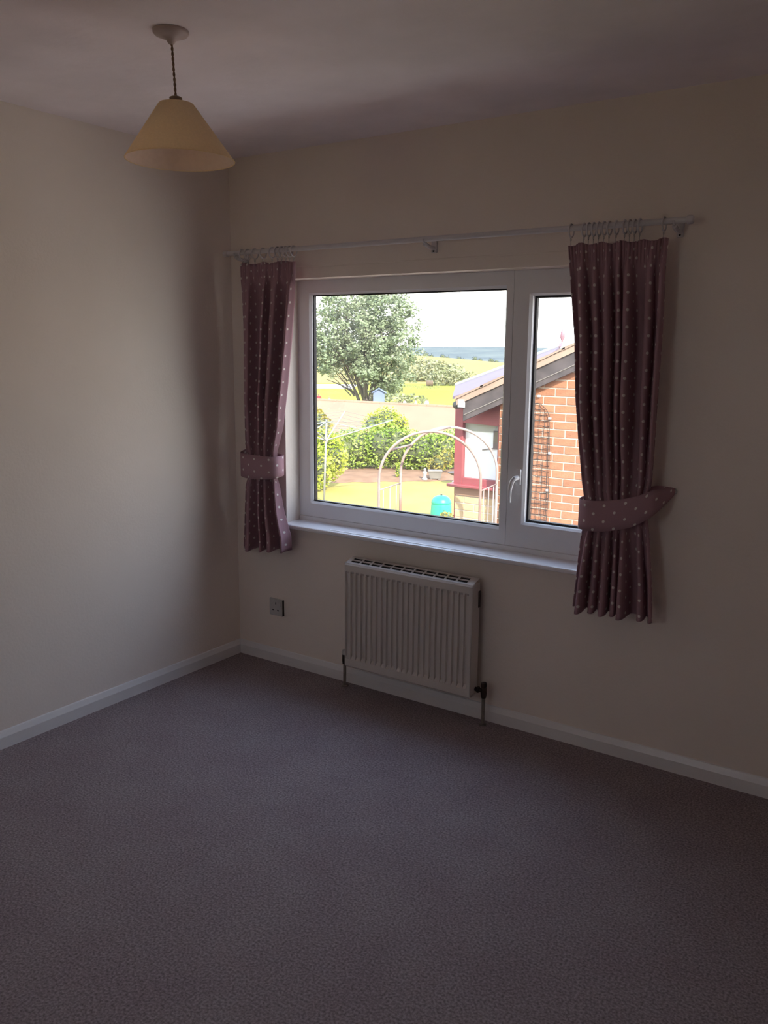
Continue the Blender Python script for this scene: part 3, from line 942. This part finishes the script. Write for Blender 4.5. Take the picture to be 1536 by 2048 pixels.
# ---- garden hedge (one long clipped-loose hedge)
rng = random.Random(5)
hb = land_pt(22.9, 0.2)
blobs = []
for i in range(-14, 22):
    dx = -1.75+i*0.21
    px_top = interp([(-1.75, 0.95), (-1.1, 1.12), (-0.5, 1.15), (0.0, 1.30), (0.4, 1.12), (1.0, 1.02), (1.7, 1.10)], dx)
    blobs.append((dx, rng.uniform(-0.15, 0.25), px_top*0.52, 0.46, px_top*0.52))
bush('hedge', hb, blobs, 19000, 0.085, M['leaf_hedge'], 'thick green garden hedge in front of the terracotta roof', 'hedge', None, 9)
bush('lime_shrub', land_pt(25.4, 0.06), [(0, 0, 1.15, 0.42, 0.42), (-0.35, 0.1, 1.0, 0.4, 0.38), (0.33, 0, 1.02, 0.35, 0.36), (0, 0, 0.5, 0.5, 0.5)], 2200, 0.085,
     M['leaf_lime'], 'lime green shrub rounding up behind the hedge', 'shrub', None, 14)
bush('garden_shrub', land_pt(19.4, -1.55), [(0, 0, 0.55, 0.42, 0.55), (-0.35, 0.2, 0.75, 0.45, 0.6), (0.30, 0.5, 0.70, 0.42, 0.55), (-0.2, 0.4, 1.15, 0.35, 0.28), (0.15, 0.5, 1.1, 0.35, 0.3), (-0.6, 0.2, 1.0, 0.4, 0.5)],
     4600, 0.085, M['leaf_lime'], 'tall yellow-green shrub behind the rotary airer', 'shrub', None, 21)
bush('bronze_shrub', land_pt(25.5, -2.05), [(0, 0, 1.1, 0.35, 0.4), (-0.4, 0, 1.0, 0.35, 0.4), (0.25, 0, 0.9, 0.3, 0.35)],
     700, 0.12, M['leaf_yellow'], 'sparse bronze shrub rising beside the terracotta roof', 'shrub', None, 23)
# flower bed under the hedge
bed = []
rows = []
for k in range(25):
    t_ = -2.3+4.6*k/24
    n_ = 0.08*math.sin(k*1.7)
    rows.append([land_pt(20.8+n_+0.15*t_, t_, 0.004), land_pt(21.2+0.1*t_, t_, 0.05), land_pt(22.0, t_, 0.08), land_pt(23.4, t_, 0.03)])
tag(MB().grid(rows).build('flower_bed', M['soil'], None), 'strip of bare orange earth below the hedge', 'flower bed', kind='structure')
bush('yellow_flowers', land_pt(21.9, 1.42), [(0, 0, 0.34, 0.22, 0.22), (0.2, 0.1, 0.45, 0.2, 0.26), (-0.18, 0.1, 0.30, 0.15, 0.16)], 700, 0.06,
     M['leaf_yellow'], 'clump of yellow flowers beside the stone trough', 'flowers', None, 31)
bush('yellow_flowers', land_pt(15.2, 1.12), [(0, 0, 0.20, 0.16, 0.16), (0.18, 0, 0.16, 0.14, 0.14), (-0.1, 0, 0.12, 0.1, 0.12)], 420, 0.05,
     M['leaf_yellow'], 'clump of yellow flowers beside the turquoise bin', 'flowers', None, 33)
bush('bedding_plant', land_pt(21.3, 0.36), [(0, 0, 0.18, 0.08, 0.14)], 120, 0.05, M['leaf_lime'], 'small lime plant on the earth bed seen through the arch', 'plant', None, 35)

# ---- stone trough, pale ornament and bowl by the bed
tb = land_pt(21.2, 1.28, 0.02)
m = MB()
m.add([], [])
def tap(m, b, w0, w1, d0, d1, z0, z1):
    q = []
    for (w_, d_, z_) in ((w0, d0, z0), (w1, d1, z1)):
        for sx, sy in ((-1, -1), (1, -1), (1, 1), (-1, 1)):
            p = Vector(b)+DR*w_*sx/2+DV*d_*sy/2+Vector((0, 0, z_)); q.append(p)
    m.add(q, [(0, 3, 2, 1), (4, 5, 6, 7), (0, 1, 5, 4), (1, 2, 6, 5), (2, 3, 7, 6), (3, 0, 4, 7)])
t_ = thing('stone_trough', tb, 'grey stone planting trough on the earth bed', 'planter')
m = MB(); tap(m, tb, 0.26, 0.34, 0.2, 0.26, 0.03, 0.20); tap(m, tb, 0.36, 0.36, 0.28, 0.28, 0.20, 0.23); m.build('bowl', M['stone'], t_)
m = MB(); tap(m, tb-DR*0.10, 0.05, 0.05, 0.18, 0.18, 0, 0.03); tap(m, tb+DR*0.10, 0.05, 0.05, 0.18, 0.18, 0, 0.03); m.build('foot', M['stone'], t_)
ob = land_pt(21.1, 1.02, 0.02)
t_ = thing('garden_ornament', ob, 'pale stone ornament standing next to the grey trough', 'ornament')
MB().lathe([(0.001, 0), (0.075, 0), (0.075, 0.03), (0.045, 0.05), (0.04, 0.12), (0.055, 0.17), (0.045, 0.21), (0.02, 0.225)], ob, 14).build('figure', M['pale_stone'], t_, smooth=True)
MB().lathe([(0.001, 0.22), (0.03, 0.225), (0.036, 0.25), (0.028, 0.28), (0.001, 0.29)], ob, 14).build('head', M['pale_stone'], t_, smooth=True)
bb = land_pt(20.6, 1.75, 0.02)
t_ = thing('bird_bath', bb, 'dark shallow bird bath beside the maroon bay', 'bird bath')
MB().lathe([(0.001, 0.0), (0.10, 0.0), (0.09, 0.04), (0.045, 0.08), (0.04, 0.16), (0.07, 0.20)], bb, 16).build('pedestal', M['pale_stone'], t_, smooth=True)
MB().lathe([(0.001, 0.20), (0.10, 0.205), (0.19, 0.25), (0.20, 0.27), (0.18, 0.27), (0.10, 0.225), (0.001, 0.22)], bb, 20).build('basin', M['brown_ext'], t_, smooth=True)

# ---- turquoise bin with domed top
cb = land_pt(16.2, 1.11)
t_ = thing('garden_bin', cb, 'turquoise plastic bin with a rounded top on the lawn', 'bin')
MB().lathe([(0.001, 0.01), (0.215, 0.01), (0.21, 0.05), (0.195, 0.28), (0.188, 0.31)], cb, 28).build('body', M['turquoise'], t_, smooth=True)
MB().lathe([(0.190, 0.31), (0.196, 0.325), (0.190, 0.36), (0.155, 0.425), (0.09, 0.462), (0.001, 0.475)], cb, 28).build('lid', M['turquoise'], t_, smooth=True)
MB().tube([cb+Vector((0, 0, 0.472)), cb+Vector((0, 0, 0.50))], 0.018, 10).build('knob', M['gutter'], t_)

# ---- rotary airer
ab = Vector((-8.236, 11.114, GZ))
air = thing('rotary_airer', ab, 'pale rotary clothes airer standing on the lawn by the shrub', 'clothes airer')
MB().tube([ab, ab+Vector((-0.02, 0.10, 1.25)), ab+Vector((-0.03, 0.14, 1.74))], [0.024, 0.022, 0.017], 10).build('pole', M['alu'], air, smooth=True)
hubp = ab+Vector((-0.022, 0.115, 1.30))
MB().tube([hubp-Vector((0, 0, 0.05)), hubp, hubp+Vector((0, 0, 0.05))], [0.03, 0.04, 0.03], 12).build('hub', M['alu'], air, smooth=True)
tips = []
for a in (0.04, PI/2-0.24, PI+0.04, 3*PI/2-0.24):
    d = DR*math.cos(a)+DV*math.sin(a)
    tip = hubp+d*1.42+Vector((0, 0, 0.44 if a < 0.1 or 3 < a < 3.3 else 0.52))
    tips.append(tip)
    MB().tube([hubp, tip], [0.016, 0.013], 8).build('arm', M['alu'], air, smooth=True)
    MB().tube([hubp+Vector((0, 0, 0.40)), hubp+(tip-hubp)*0.55], 0.009, 6).build('strut', M['alu'], air, smooth=True)
ln = MB()
for k in range(6):
    f_ = 0.45+0.55*k/5
    for i in range(4):
        a, b = hubp+(tips[i]-hubp)*f_, hubp+(tips[(i+1) % 4]-hubp)*f_
        ln.tube([a, (a+b)/2-Vector((0, 0, 0.03)), b], 0.0035, 4)
ln.build('washing_line', M['line'], air)

# ---- garden arch: two rusty tube hoops joined by rungs
def arch_hoop(D, xl, xr, yap, y_spring):
    """hoop standing upright at depth D; returns base mid, half width, apex z"""
    return None
arch_c1 = Vector((-0.918, 3.375, 0)); arch_hw = 0.452
arch_dir = Vector((0.826, 0.563, 0))           # across the hoop
arch_dep = Vector((-0.072, 0.462, 0))          # from the first hoop to the second
arch = thing('garden_arch', (arch_c1.x, arch_c1.y, GZ), 'rusty tubular steel garden arch spanning in front of the bay', 'garden arch')
zap, zsp = 0.828, 0.40
def hoop_pts(off):
    pts = []
    c = arch_c1+arch_dep*off
    for z in (GZ, -1.0, -0.4, 0.1, zsp):
        pts.append(c-arch_dir*arch_hw+Vector((0, 0, z)))
    for k in range(1, 24):
        a = PI-PI*k/24
        pts.append(c+arch_dir*arch_hw*math.cos(a)+Vector((0, 0, zsp+(zap-zsp)*math.sin(a))))
    for z in (zsp, 0.1, -0.4, -1.0, GZ):
        pts.append(c+arch_dir*arch_hw+Vector((0, 0, z)))
    return pts
H1, H2 = hoop_pts(0), hoop_pts(1)
for hp in (H1, H2):
    MB().tube(hp, 0.0125, 8).build('hoop', M['rust'], arch, smooth=True)
for i in (9, 16):
    MB().tube([H1[i], H2[i]], 0.010, 8).build('rung', M['rust'], arch, smooth=True)
for sgn in (-1, 1):
    for z in (0.30, -0.35, -1.0):
        p = arch_c1+arch_dir*arch_hw*sgn+Vector((0, 0, z))
        MB().tube([p, p+arch_dep], 0.006, 6).build('side_rail', M['rust'], arch, smooth=True)
    for f_ in (0.2, 0.5, 0.8):
        p = arch_c1+arch_dir*arch_hw*sgn+arch_dep*f_
        MB().tube([p+Vector((0, 0, -1.0)), p+Vector((0, 0, 0.30))], 0.005, 6).build('side_bar', M['rust'], arch, smooth=True)

# ---- neighbouring brick gable with maroon bay
Y1 = 4.337
BXL = -0.735
out = thing('brick_outbuilding', (0.2, Y1, GZ), 'orange brick gable building with a maroon bay and dark bargeboard', 'building')
def barge_lo(x): return 1.012+0.450*(x+0.744)
def barge_hi(x): return 1.186+0.440*(x+0.751)
XR = 2.9                       # ridge, set far right out of view to block low sky
XE = 2*XR-BXL
def mir(x): return 2*XR-x
MB().prism([(BXL+0.004, GZ), (XE, GZ), (XE, barge_hi(BXL)-0.02), (XR, barge_hi(XR)-0.02), (BXL+0.004, barge_hi(BXL)-0.02)], 'y', Y1+0.012, Y1+1.9).build('wall_core', M['brickwork'], out)
MB().prism([(BXL+0.002, -0.31), (1.15, -0.31), (1.15, barge_hi(1.15)-0.05), (BXL+0.002, barge_hi(BXL)-0.05)], 'y', Y1+0.0045, Y1+0.0125).build('mortar_bed', M['mortar'], out)
MB().prism([(1.75, GZ), (XE-0.01, GZ), (XE-0.01, barge_lo(BXL)-0.1), (XR, barge_lo(XR)-0.1), (1.75, barge_lo(1.75)-0.1)], 'y', Y1-0.012, Y1+0.02).build('bounce_panel', M['cream'], out)  # unseen pale panel added to bounce warm light into the room
# bricks one by one, sharing two meshes
bw, bh, bd, jt = 0.215, 0.065, 0.05, 0.010
def brick_mesh(name, w_, mt):
    m = MB().bbox(0, w_, 0, bd, 0, bh, 0.003)
    me = bpy.data.meshes.new(name)
    me.from_pydata(m.v, [], m.f); me.materials.append(mt)
    return me
full, half = brick_mesh('brick', bw, M['brick']), brick_mesh('half_brick', 0.1025, M['brick'])
bfull, bhalf = brick_mesh('sunlit_brick', bw, M['sun_brick']), brick_mesh('sunlit_half_brick', 0.1025, M['sun_brick'])
rngb = random.Random(3)
def lay(me, x, y, z, parent):
    o = bpy.data.objects.new('brick', me)
    o.parent = parent
    o.location = Vector((x, y+rngb.uniform(-0.0015, 0.0015), z))-ORG[parent.name]
    col.objects.link(o)
nb = 0
for r in range(34):
    z = -0.30+r*0.075
    x = BXL
    first = True
    while x < 1.15:
        me_, w_ = (half, 0.1025) if (first and r % 2) else (full, bw)
        first = False
        if z+bh < barge_hi(x)-0.01 and nb < 290:
            lay(me_, x, Y1, z, out); nb += 1
        x += w_+jt
# roof covering: two sloping slabs with tile edges showing along the verge
def slope(name, x0, lo, hi, y0, y1, mt):
    MB().prism([(x0, lo(x0)), (XR, lo(XR)), (XR, hi(XR)), (x0, hi(x0))], 'y', y0, y1).build(name, mt, out)
    MB().prism([(mir(x0), lo(x0)), (mir(x0), hi(x0)), (XR, hi(XR)), (XR, lo(XR))], 'y', y0, y1).build(name, mt, out)
slope('roof', -1.17, lambda x: barge_hi(x)+0.002, lambda x: barge_hi(x)+0.060, Y1-0.075, Y1+2.0, M['tile'])
for k in range(15):
    x0 = -1.18+k*0.27
    x1 = x0+0.30
    z0, z1 = barge_hi(x0)+0.060, barge_hi(x1)+0.066
    MB().prism([(x0, z0), (x1, z1), (x1, z1+0.014), (x0, z0+0.026)], 'y', Y1-0.085, Y1+1.98).build('roof_tile', M['tile'], out)
slope('bargeboard', -1.10, barge_lo, barge_hi, Y1-0.060, Y1-0.030, M['barge'])
slope('soffit_board', -1.06, lambda x: barge_lo(x)+0.005, lambda x: barge_lo(x)+0.045, Y1-0.030, Y1+0.010, M['barge'])
slope('bargeboard_moulding', -1.09, lambda x: barge_lo(x)+0.052, lambda x: barge_lo(x)+0.060, Y1-0.066, Y1-0.060, M['stone'])
MB().box(-1.15, -1.08, Y1-0.08, Y1+0.02, 0.985, 1.060).build('verge_end_block', M['white_ext'], out)
m = MB(); m.tube([(-1.205, Y1-0.02, 1.00), (-1.205, Y1+0.24, 1.00)], 0.038, 12); m.build('gutter', M['gutter'], out, smooth=True)

# bay, set back a little under the verge
BY = 4.45
bay = out
bxl, bxr = -1.287, BXL
MB().bbox(bxl, bxl+0.093, BY, BY+0.09, 0.194, 1.087, 0.004).build('bay_post', M['maroon'], bay)
MB().bbox(-0.804, BXL-0.002, BY, BY+0.09, 0.194, 1.209, 0.004).build('bay_post', M['maroon'], bay)
MB().prism([(bxl+0.093, 0.818), (-0.804, 0.804), (-0.804, 1.209), (bxl+0.093, 1.087)], 'y', BY+0.004, BY+0.085).build('bay_head_panel', M['maroon'], bay)
MB().bbox(bxl+0.093, -0.804, BY+0.006, BY+0.08, 0.194, 0.264, 0.003).build('bay_bottom_rail', M['maroon'], bay)
MB().bbox(bxl-0.05, BXL-0.002, BY-0.06, BY+0.09, 0.17, 0.199, 0.006).build('bay_sill', M['maroon'], bay)
MB().bbox(-1.18, -1.112, BY-0.012, BY+0.004, 0.872, 0.965, 0.003).build('vent_cover', M['grey_ext'], bay)
MB().box(bxl+0.093, -0.804, BY+0.05, BY+0.06, 0.736, 0.818).build('blind_headrail', M['grey_ext'], bay)
MB().box(bxl+0.093, -0.804, BY+0.06, BY+0.066, 0.264, 0.736).build('blind', M['blind'], bay)
MB().box(-0.875, -0.804, BY+0.045, BY+0.058, 0.57, 0.755).build('mullion_stub', M['brown_ext'], bay)
MB().prism([(-0.999, 0.55), (-0.804, 0.584), (-0.804, 0.596), (-0.999, 0.56)], 'y', BY+0.046, BY+0.056).build('slanted_strip', M['stone'], bay)  # thin grey strip slanting across the white blind
MB().box(bxl+0.093, -0.804, BY+0.030, BY+0.034, 0.264, 0.818).build('pane', M['glass'], bay)
MB().box(bxl+0.02, BXL, BY+0.0145, BY+0.5, GZ, 0.17).build('bay_plinth', M['mortar'], bay)
for r in range(6):
    z = -0.367+r*0.075
    x = bxl+0.015
    first = True
    while x < BXL-0.05:
        me_, w_ = (bhalf, 0.1025) if (first and r % 2) else (bfull, bw)
        first = False
        if x+w_ > BXL: me_, w_ = bhalf, 0.1025
        lay(me_, x, BY+0.010, z, bay)
        x += w_+jt
MB().box(bxl+0.01, BXL-0.002, BY-0.002, BY+0.02, 0.085, 0.1685).build('sill_shadow_band', M['terracotta'], bay)  # tan band painted as the shade below the bay sill
# facet walls going back and the pale sheet roof
MB().prism([(bxl, BY+0.02), (bxl+0.06, BY+0.02), (-1.98, 6.0), (-2.05, 6.0)], 'z', GZ, 1.02).build('bay_side_facet', M['maroon'], bay)
A_, B_, Cc, Dd = Vector((-1.31, BY-0.02, 1.072)), Vector((-2.17, 6.0, 1.105)), Vector((-0.855, 6.0, 1.575)), Vector((-0.55, BY-0.02, 1.30))
th_ = Vector((0, 0, -0.025))
m = MB(); m.add([A_, B_, Cc, Dd, A_+th_, B_+th_, Cc+th_, Dd+th_], [(0, 3, 2, 1), (4, 5, 6, 7), (0, 1, 5, 4), (1, 2, 6, 5), (2, 3, 7, 6), (3, 0, 4, 7)])
m.build('bay_sheet_roof', M['lilac'], bay)
MB().tube([B_+Vector((0, 0, 0.008)), Cc+Vector((0, 0, 0.008))], 0.022, 8).build('hip_capping', M['white_ext'], bay)
MB().lathe([(0.05, 0.0), (0.035, 0.03), (0.012, 0.045), (0.010, 0.06), (0.026, 0.10), (0.022, 0.15), (0.006, 0.195), (0.001, 0.20)], (-0.84, 6.02, 1.575), 14).build('finial', M['pink'], bay, smooth=True)

# climbing net pinned on the brick
net = thing('plant_net', (-0.33, Y1-0.02, 0.5), 'dark plastic climbing net pinned to the brick gable', 'net')
nm = MB()
rngn = random.Random(8)
ny = Y1-0.009
nx0 = -0.70
nr = interp
redge = [(-0.20, -0.215), (0.157, -0.195), (0.627, -0.205), (0.95, -0.222), (1.02, -0.265), (1.08, -0.36), (1.11, -0.43)]
zs_ = [-0.25+k*0.052 for k in range(26)]
for i, z in enumerate(zs_):
    xr_ = interp(redge, z)
    pts = []
    n_ = 12
    for k in range(n_+1):
        x = nx0+(xr_-nx0)*k/n_
        pts.append((x, ny-0.004*math.sin(k*1.3+i), z+0.006*math.sin(k*2.1+i*0.9)))
    nm.tube(pts, 0.0028, 4, cap=False)
for k in range(11):
    x = nx0+0.048*k
    pts = [(x+0.004*math.sin(i*1.1+k), ny-0.003, z) for i, z in enumerate(zs_) if x < interp(redge, z)+0.01]
    if len(pts) > 2:
        nm.tube(pts, 0.0025, 4, cap=False)
nm.tube([(interp(redge, z), ny-0.004, z) for z in zs_], 0.003, 4, cap=False)
nm.build('mesh_strands', M['net'], net)
for x, z in ((-0.215, 0.92), (-0.20, 0.60), (-0.21, 0.25), (-0.33, 1.12)):
    MB().box(x-0.012, x+0.012, Y1-0.02, Y1-0.002, z-0.010, z+0.010).build('fixing_pin', M['white_ext'], net)

# ---- terracotta-roofed house below the hedge line
hr = thing('terracotta_roof_house', (-17.0, 25.0, -3.2), 'low house with a long terracotta tiled roof beyond the hedge', 'house')
MB().box(-25.5, -8.5, 23.4, 28.4, -4.6, -2.0).build('wall', M['render'], hr)
MB().prism([(22.9, -2.12), (26.0, -0.66), (29.1, -2.12), (29.1, -2.2), (26.0, -0.76), (22.9, -2.2)], 'x', -26, -8).build('roof', M['terracotta'], hr)
for k in range(40):
    MB().prism([(25.9, -0.70), (25.94, -0.645), (26.0, -0.625), (26.06, -0.645), (26.1, -0.70)], 'x', -26+k*0.45, -26+k*0.45+0.44).build('ridge_tile', M['terracotta'], hr)

# ---- big tree beyond the roof
tb = land_pt(70, -1.55)
tree = thing('tree', tb, 'large pale green broadleaf tree with several stems', 'tree')
rngt = random.Random(17)
stems = [
    [(0.45, 0.0), (0.50, 1.8), (0.75, 3.2), (1.2, 5.2), (1.3, 7.6)],
    [(0.2, 0.0), (0.05, 1.8), (-0.1, 3.6), (-0.1, 6.0), (0.2, 8.6)],
    [(-0.1, 0.1), (-0.7, 1.9), (-1.4, 3.4), (-2.3, 5.2)],
    [(0.6, 0.2), (1.3, 2.8), (2.2, 4.4), (3.0, 5.6)],
    [(-0.05, 1.2), (-0.9, 3.8), (-1.5, 6.2), (-1.7, 8.2)],
    [(-0.7, 1.9), (-1.9, 2.6), (-3.2, 3.1)],
]
rad0 = [0.36, 0.20, 0.18, 0.14, 0.11, 0.09]
for st, r_ in zip(stems, rad0):
    pts = [tb+DR*a+DV*rngt.uniform(-0.3, 0.3)+Vector((0, 0, b)) for a, b in st]
    n_ = len(pts)
    MB().tube(pts, [r_*(1-0.8*k/(n_-1)) for k in range(n_)], 8).build('stem', M['bark'], tree, smooth=True)
lv = MB()
def inside(a, b):
    return ((a+0.05)/4.6)**2+((b-6.0)/4.9)**2
twig = MB()
for _ in range(430):
    while True:
        a, d_, b = rngt.uniform(-5.2, 4.7), rngt.uniform(-3.6, 3.6), rngt.uniform(1.4, 11.2)
        if inside(a, b)+(d_/3.8)**2 < 1.0 and not (b < 3.0 and -1.0 < a < 1.0) and not (a <= -1.0 and b < 3.4):
            break
    c = tb+DR*a+DV*d_+Vector((0, 0, b))
    rr = rngt.uniform(0.35, 0.85)
    leaves(lv, c, (rr*1.15, rr*1.15, rr*0.8), 64, 0.25, rngt, 0.2)
    if rngt.random() < 0.22:
        q = tb+DR*a*0.35+DV*d_*0.3+Vector((0, 0, max(1.8, b-2.6)))
        twig.tube([q, (q+c)/2+Vector((0, 0, 0.2)), c], [0.05, 0.03, 0.012], 4, cap=False)
tag(twig.build('twigs', M['bark'], tree), kind='stuff')
tag(lv.build('foliage', M['leaf_tree'], tree), kind='stuff')

# ---- field hedgerow bushes, bale, tent, people
def fbush(s_, t, w_, h_, n, seed, label):
    rng = random.Random(seed)
    bl = []
    k = max(2, int(w_/h_*2))
    for i in range(k):
        bl.append(((i/(k-1)-0.5)*w_*0.7, rng.uniform(-0.2, 0.2)*h_, h_*rng.uniform(0.36, 0.5), w_/k*0.9+0.2*h_, h_*rng.uniform(0.42, 0.55)))
    bush('field_bush', land_pt(s_, t), bl, n, h_*0.16, M['leaf_bush'], label, 'bush', 'bushes on the fields', seed, core=False)
def tpx(px, s_): return (px-768)/1709*s_
fbush(260, tpx(893, 260), 7.0, 5.6, 900, 41, 'round bush standing by itself near the hay bale')
fbush(330, tpx(872, 330), 15, 8.2, 1100, 42, 'wide bush at the foot of the stubble field behind the bale')
fbush(345, tpx(836, 345), 11, 9.0, 900, 43, 'bush between the tree and the wide field bush')
fbush(350, tpx(921, 350), 8, 5.0, 500, 44, 'low pale bush at the far end of the field hedge')
fbush(101, tpx(806, 101), 3.2, 2.4, 700, 45, 'bush under the edge of the big tree')
fbush(225, tpx(845, 225), 12, 1.0, 700, 46, 'low brown hedge strip crossing the field by the bale')

bp_ = land_pt(250, tpx(857, 250))
t_ = thing('hay_bale', bp_, 'round brown hay bale lying on the field below the bushes', 'bale')
m = MB(); m.tube([bp_-DR*0.95+Vector((0, 0, 0.85)), bp_+DR*0.95+Vector((0, 0, 0.85))], 0.85, 20); m.build('roll', M['hay'], t_)
for k in (-0.5, 0, 0.5):
    q = bp_+DR*k+Vector((0, 0, 0.85))
    pts = [q+(DV*math.cos(a)+Vector((0, 0, 1))*math.sin(a))*0.86 for a in [2*PI*j/20 for j in range(21)]]
    MB().tube(pts, 0.02, 5, cap=False).build('twine', M['bark'], t_)

tp = land_pt(61, tpx(757, 61))
t_ = thing('field_tent', tp, 'pale blue canvas tent pitched beside the tree stems', 'tent')
m = MB()
w2, d2, hw, hr2 = 0.40, 0.6, 2.15, 2.38
q = lambda a, b, z: tp+DR*a+DV*b+Vector((0, 0, z))
m.add([q(-w2, -d2, 0), q(w2, -d2, 0), q(w2, -d2, hw), q(0, -d2, hr2), q(-w2, -d2, hw),
       q(-w2, d2, 0), q(w2, d2, 0), q(w2, d2, hw), q(0, d2, hr2), q(-w2, d2, hw)],
      [(0, 1, 2, 3, 4), (9, 8, 7, 6, 5), (0, 5, 6, 1), (1, 6, 7, 2), (0, 4, 9, 5)])
m.build('canvas_walls', M['bluecloth'], t_)
m = MB()
e_ = 0.12
m.add([q(-w2-e_, -d2-e_, hw-0.06), q(0, -d2-e_, hr2+0.03), q(w2+e_, -d2-e_, hw-0.06), q(-w2-e_, d2+e_, hw-0.06), q(0, d2+e_, hr2+0.03), q(w2+e_, d2+e_, hw-0.06),
       q(-w2-e_, -d2-e_, hw-0.09), q(0, -d2-e_, hr2), q(w2+e_, -d2-e_, hw-0.09), q(-w2-e_, d2+e_, hw-0.09), q(0, d2+e_, hr2), q(w2+e_, d2+e_, hw-0.09)],
      [(0, 1, 4, 3), (1, 2, 5, 4), (6, 9, 10, 7), (7, 10, 11, 8), (0, 3, 9, 6), (2, 8, 11, 5), (0, 6, 7, 1), (1, 7, 8, 2), (3, 4, 10, 9), (4, 5, 11, 10)])
m.build('canvas_roof', M['bluecloth'], t_)
# pale strip (gravel track) on the far side of the mown field
rows = [[land_pt(s_, t, 0.05) for s_ in (215, 240, 265)] for t in [-40+k*4 for k in range(9)]]
tag(MB().grid(rows).build('gravel_track', M['pathway']), 'white gravel strip across the field left of the tree stems', 'track', kind='structure')

def person_mat(name, top, legs):
    m = bpy.data.materials.new(name); m.use_nodes = True
    N, L = m.node_tree.nodes, m.node_tree.links
    b = N['Principled BSDF']; b.inputs['Roughness'].default_value = 0.8
    tc = N.new('ShaderNodeTexCoord'); sp = N.new('ShaderNodeSeparateXYZ')
    L.new(tc.outputs['Object'], sp.inputs[0])
    r = N.new('ShaderNodeValToRGB'); r.color_ramp.interpolation = 'CONSTANT'
    e = r.color_ramp.elements
    e[0].position = 0; e[0].color = (*legs, 1)
    e[1].position = 0.50; e[1].color = (*top, 1)
    n = e.new(0.855); n.color = (0.17, 0.10, 0.075, 1)
    n = e.new(0.955); n.color = (0.04, 0.025, 0.018, 1)
    dv = N.new('ShaderNodeMath'); dv.operation = 'DIVIDE'; dv.inputs[1].default_value = 1.74
    L.new(sp.outputs['Z'], dv.inputs[0]); L.new(dv.outputs[0], r.inputs['Fac'])
    L.new(r.outputs['Color'], b.inputs['Base Color'])
    return m
def person(base, facing, mt, label, sc=1.0, group=None, pose=0):
    V = {'pel': (0, 0, .93, .15), 'wai': (0, 0, 1.10, .135), 'che': (0, 0, 1.33, .165), 'nek': (0, 0, 1.49, .062), 'hd1': (0, .01, 1.57, .085), 'hd2': (0, .015, 1.66, .085),
         'hl': (-.10, 0, .86, .095), 'kl': (-.12, .02+.05*pose, .48, .062), 'al': (-.13, 0, .09, .045), 'fl': (-.14, .14, .04, .04),
         'hr': (.10, 0, .86, .095), 'kr': (.12, .02, .48, .062), 'ar': (.13, -.02, .09, .045), 'fr': (.14, .12, .04, .04),
         'sl': (-.20, 0, 1.42, .062), 'el': (-.27, -.03, 1.15, .046), 'wl': (-.25, .08+.1*pose, .93, .034), 'nl': (-.24, .12+.1*pose, .85, .03),
         'sr': (.20, 0, 1.42, .062), 'er': (.27, -.03, 1.15, .046), 'wr': (.25, .08, .93, .034), 'nr': (.24, .12, .85, .03)}
    E_ = [('pel', 'wai'), ('wai', 'che'), ('che', 'nek'), ('nek', 'hd1'), ('hd1', 'hd2'), ('pel', 'hl'), ('hl', 'kl'), ('kl', 'al'), ('al', 'fl'),
          ('pel', 'hr'), ('hr', 'kr'), ('kr', 'ar'), ('ar', 'fr'), ('che', 'sl'), ('sl', 'el'), ('el', 'wl'), ('wl', 'nl'), ('che', 'sr'), ('sr', 'er'), ('er', 'wr'), ('wr', 'nr')]
    ks = list(V)
    me = bpy.data.meshes.new('person')
    me.from_pydata([V[k][:3] for k in ks], [(ks.index(a), ks.index(b)) for a, b in E_], [])
    me.materials.append(mt)
    o = bpy.data.objects.new('person', me); col.objects.link(o)
    sk = o.modifiers.new('skin', 'SKIN')
    for i, k in enumerate(ks):
        me.skin_vertices[0].data[i].radius = (V[k][3], V[k][3]*0.85)
    me.skin_vertices[0].data[0].use_root = True
    ss = o.modifiers.new('smooth', 'SUBSURF'); ss.levels = 1; ss.render_levels = 1
    o.location = base; o.rotation_euler = (0, 0, facing); o.scale = (sc, sc, sc)
    tag(o, label, 'person', group)
    return o
pw = person_mat('white_clothes', (0.42, 0.41, 0.41), (0.40, 0.39, 0.38))
pr = person_mat('red_top_clothes', (0.32, 0.02, 0.025), (0.06, 0.05, 0.06))
person(land_pt(90, tpx(637, 90)), 0.5, pr, 'person in a red top standing on the field beyond the roof', 1.12)
person(land_pt(91, tpx(658, 91)), 1.5, pw, 'person in white standing nearest the person in red', 0.92, 'people in white on the field', 1)
for i, px in enumerate((690, 808, 830, 852)):
    person(land_pt(89+i*2, tpx(px, 89+i*2)), 0.4+i, pw, 'person in white on the field along the terracotta ridge', 0.80, 'people in white on the field', i % 2)
# distant copse lines on the valley side
rngc = random.Random(77)
for i in range(9):
    px = 822+i*32
    s_ = 790+rngc.uniform(-10, 30)
    zc = land_pt(s_, tpx(px, s_))
    hh_ = rngc.uniform(6, 9.5)
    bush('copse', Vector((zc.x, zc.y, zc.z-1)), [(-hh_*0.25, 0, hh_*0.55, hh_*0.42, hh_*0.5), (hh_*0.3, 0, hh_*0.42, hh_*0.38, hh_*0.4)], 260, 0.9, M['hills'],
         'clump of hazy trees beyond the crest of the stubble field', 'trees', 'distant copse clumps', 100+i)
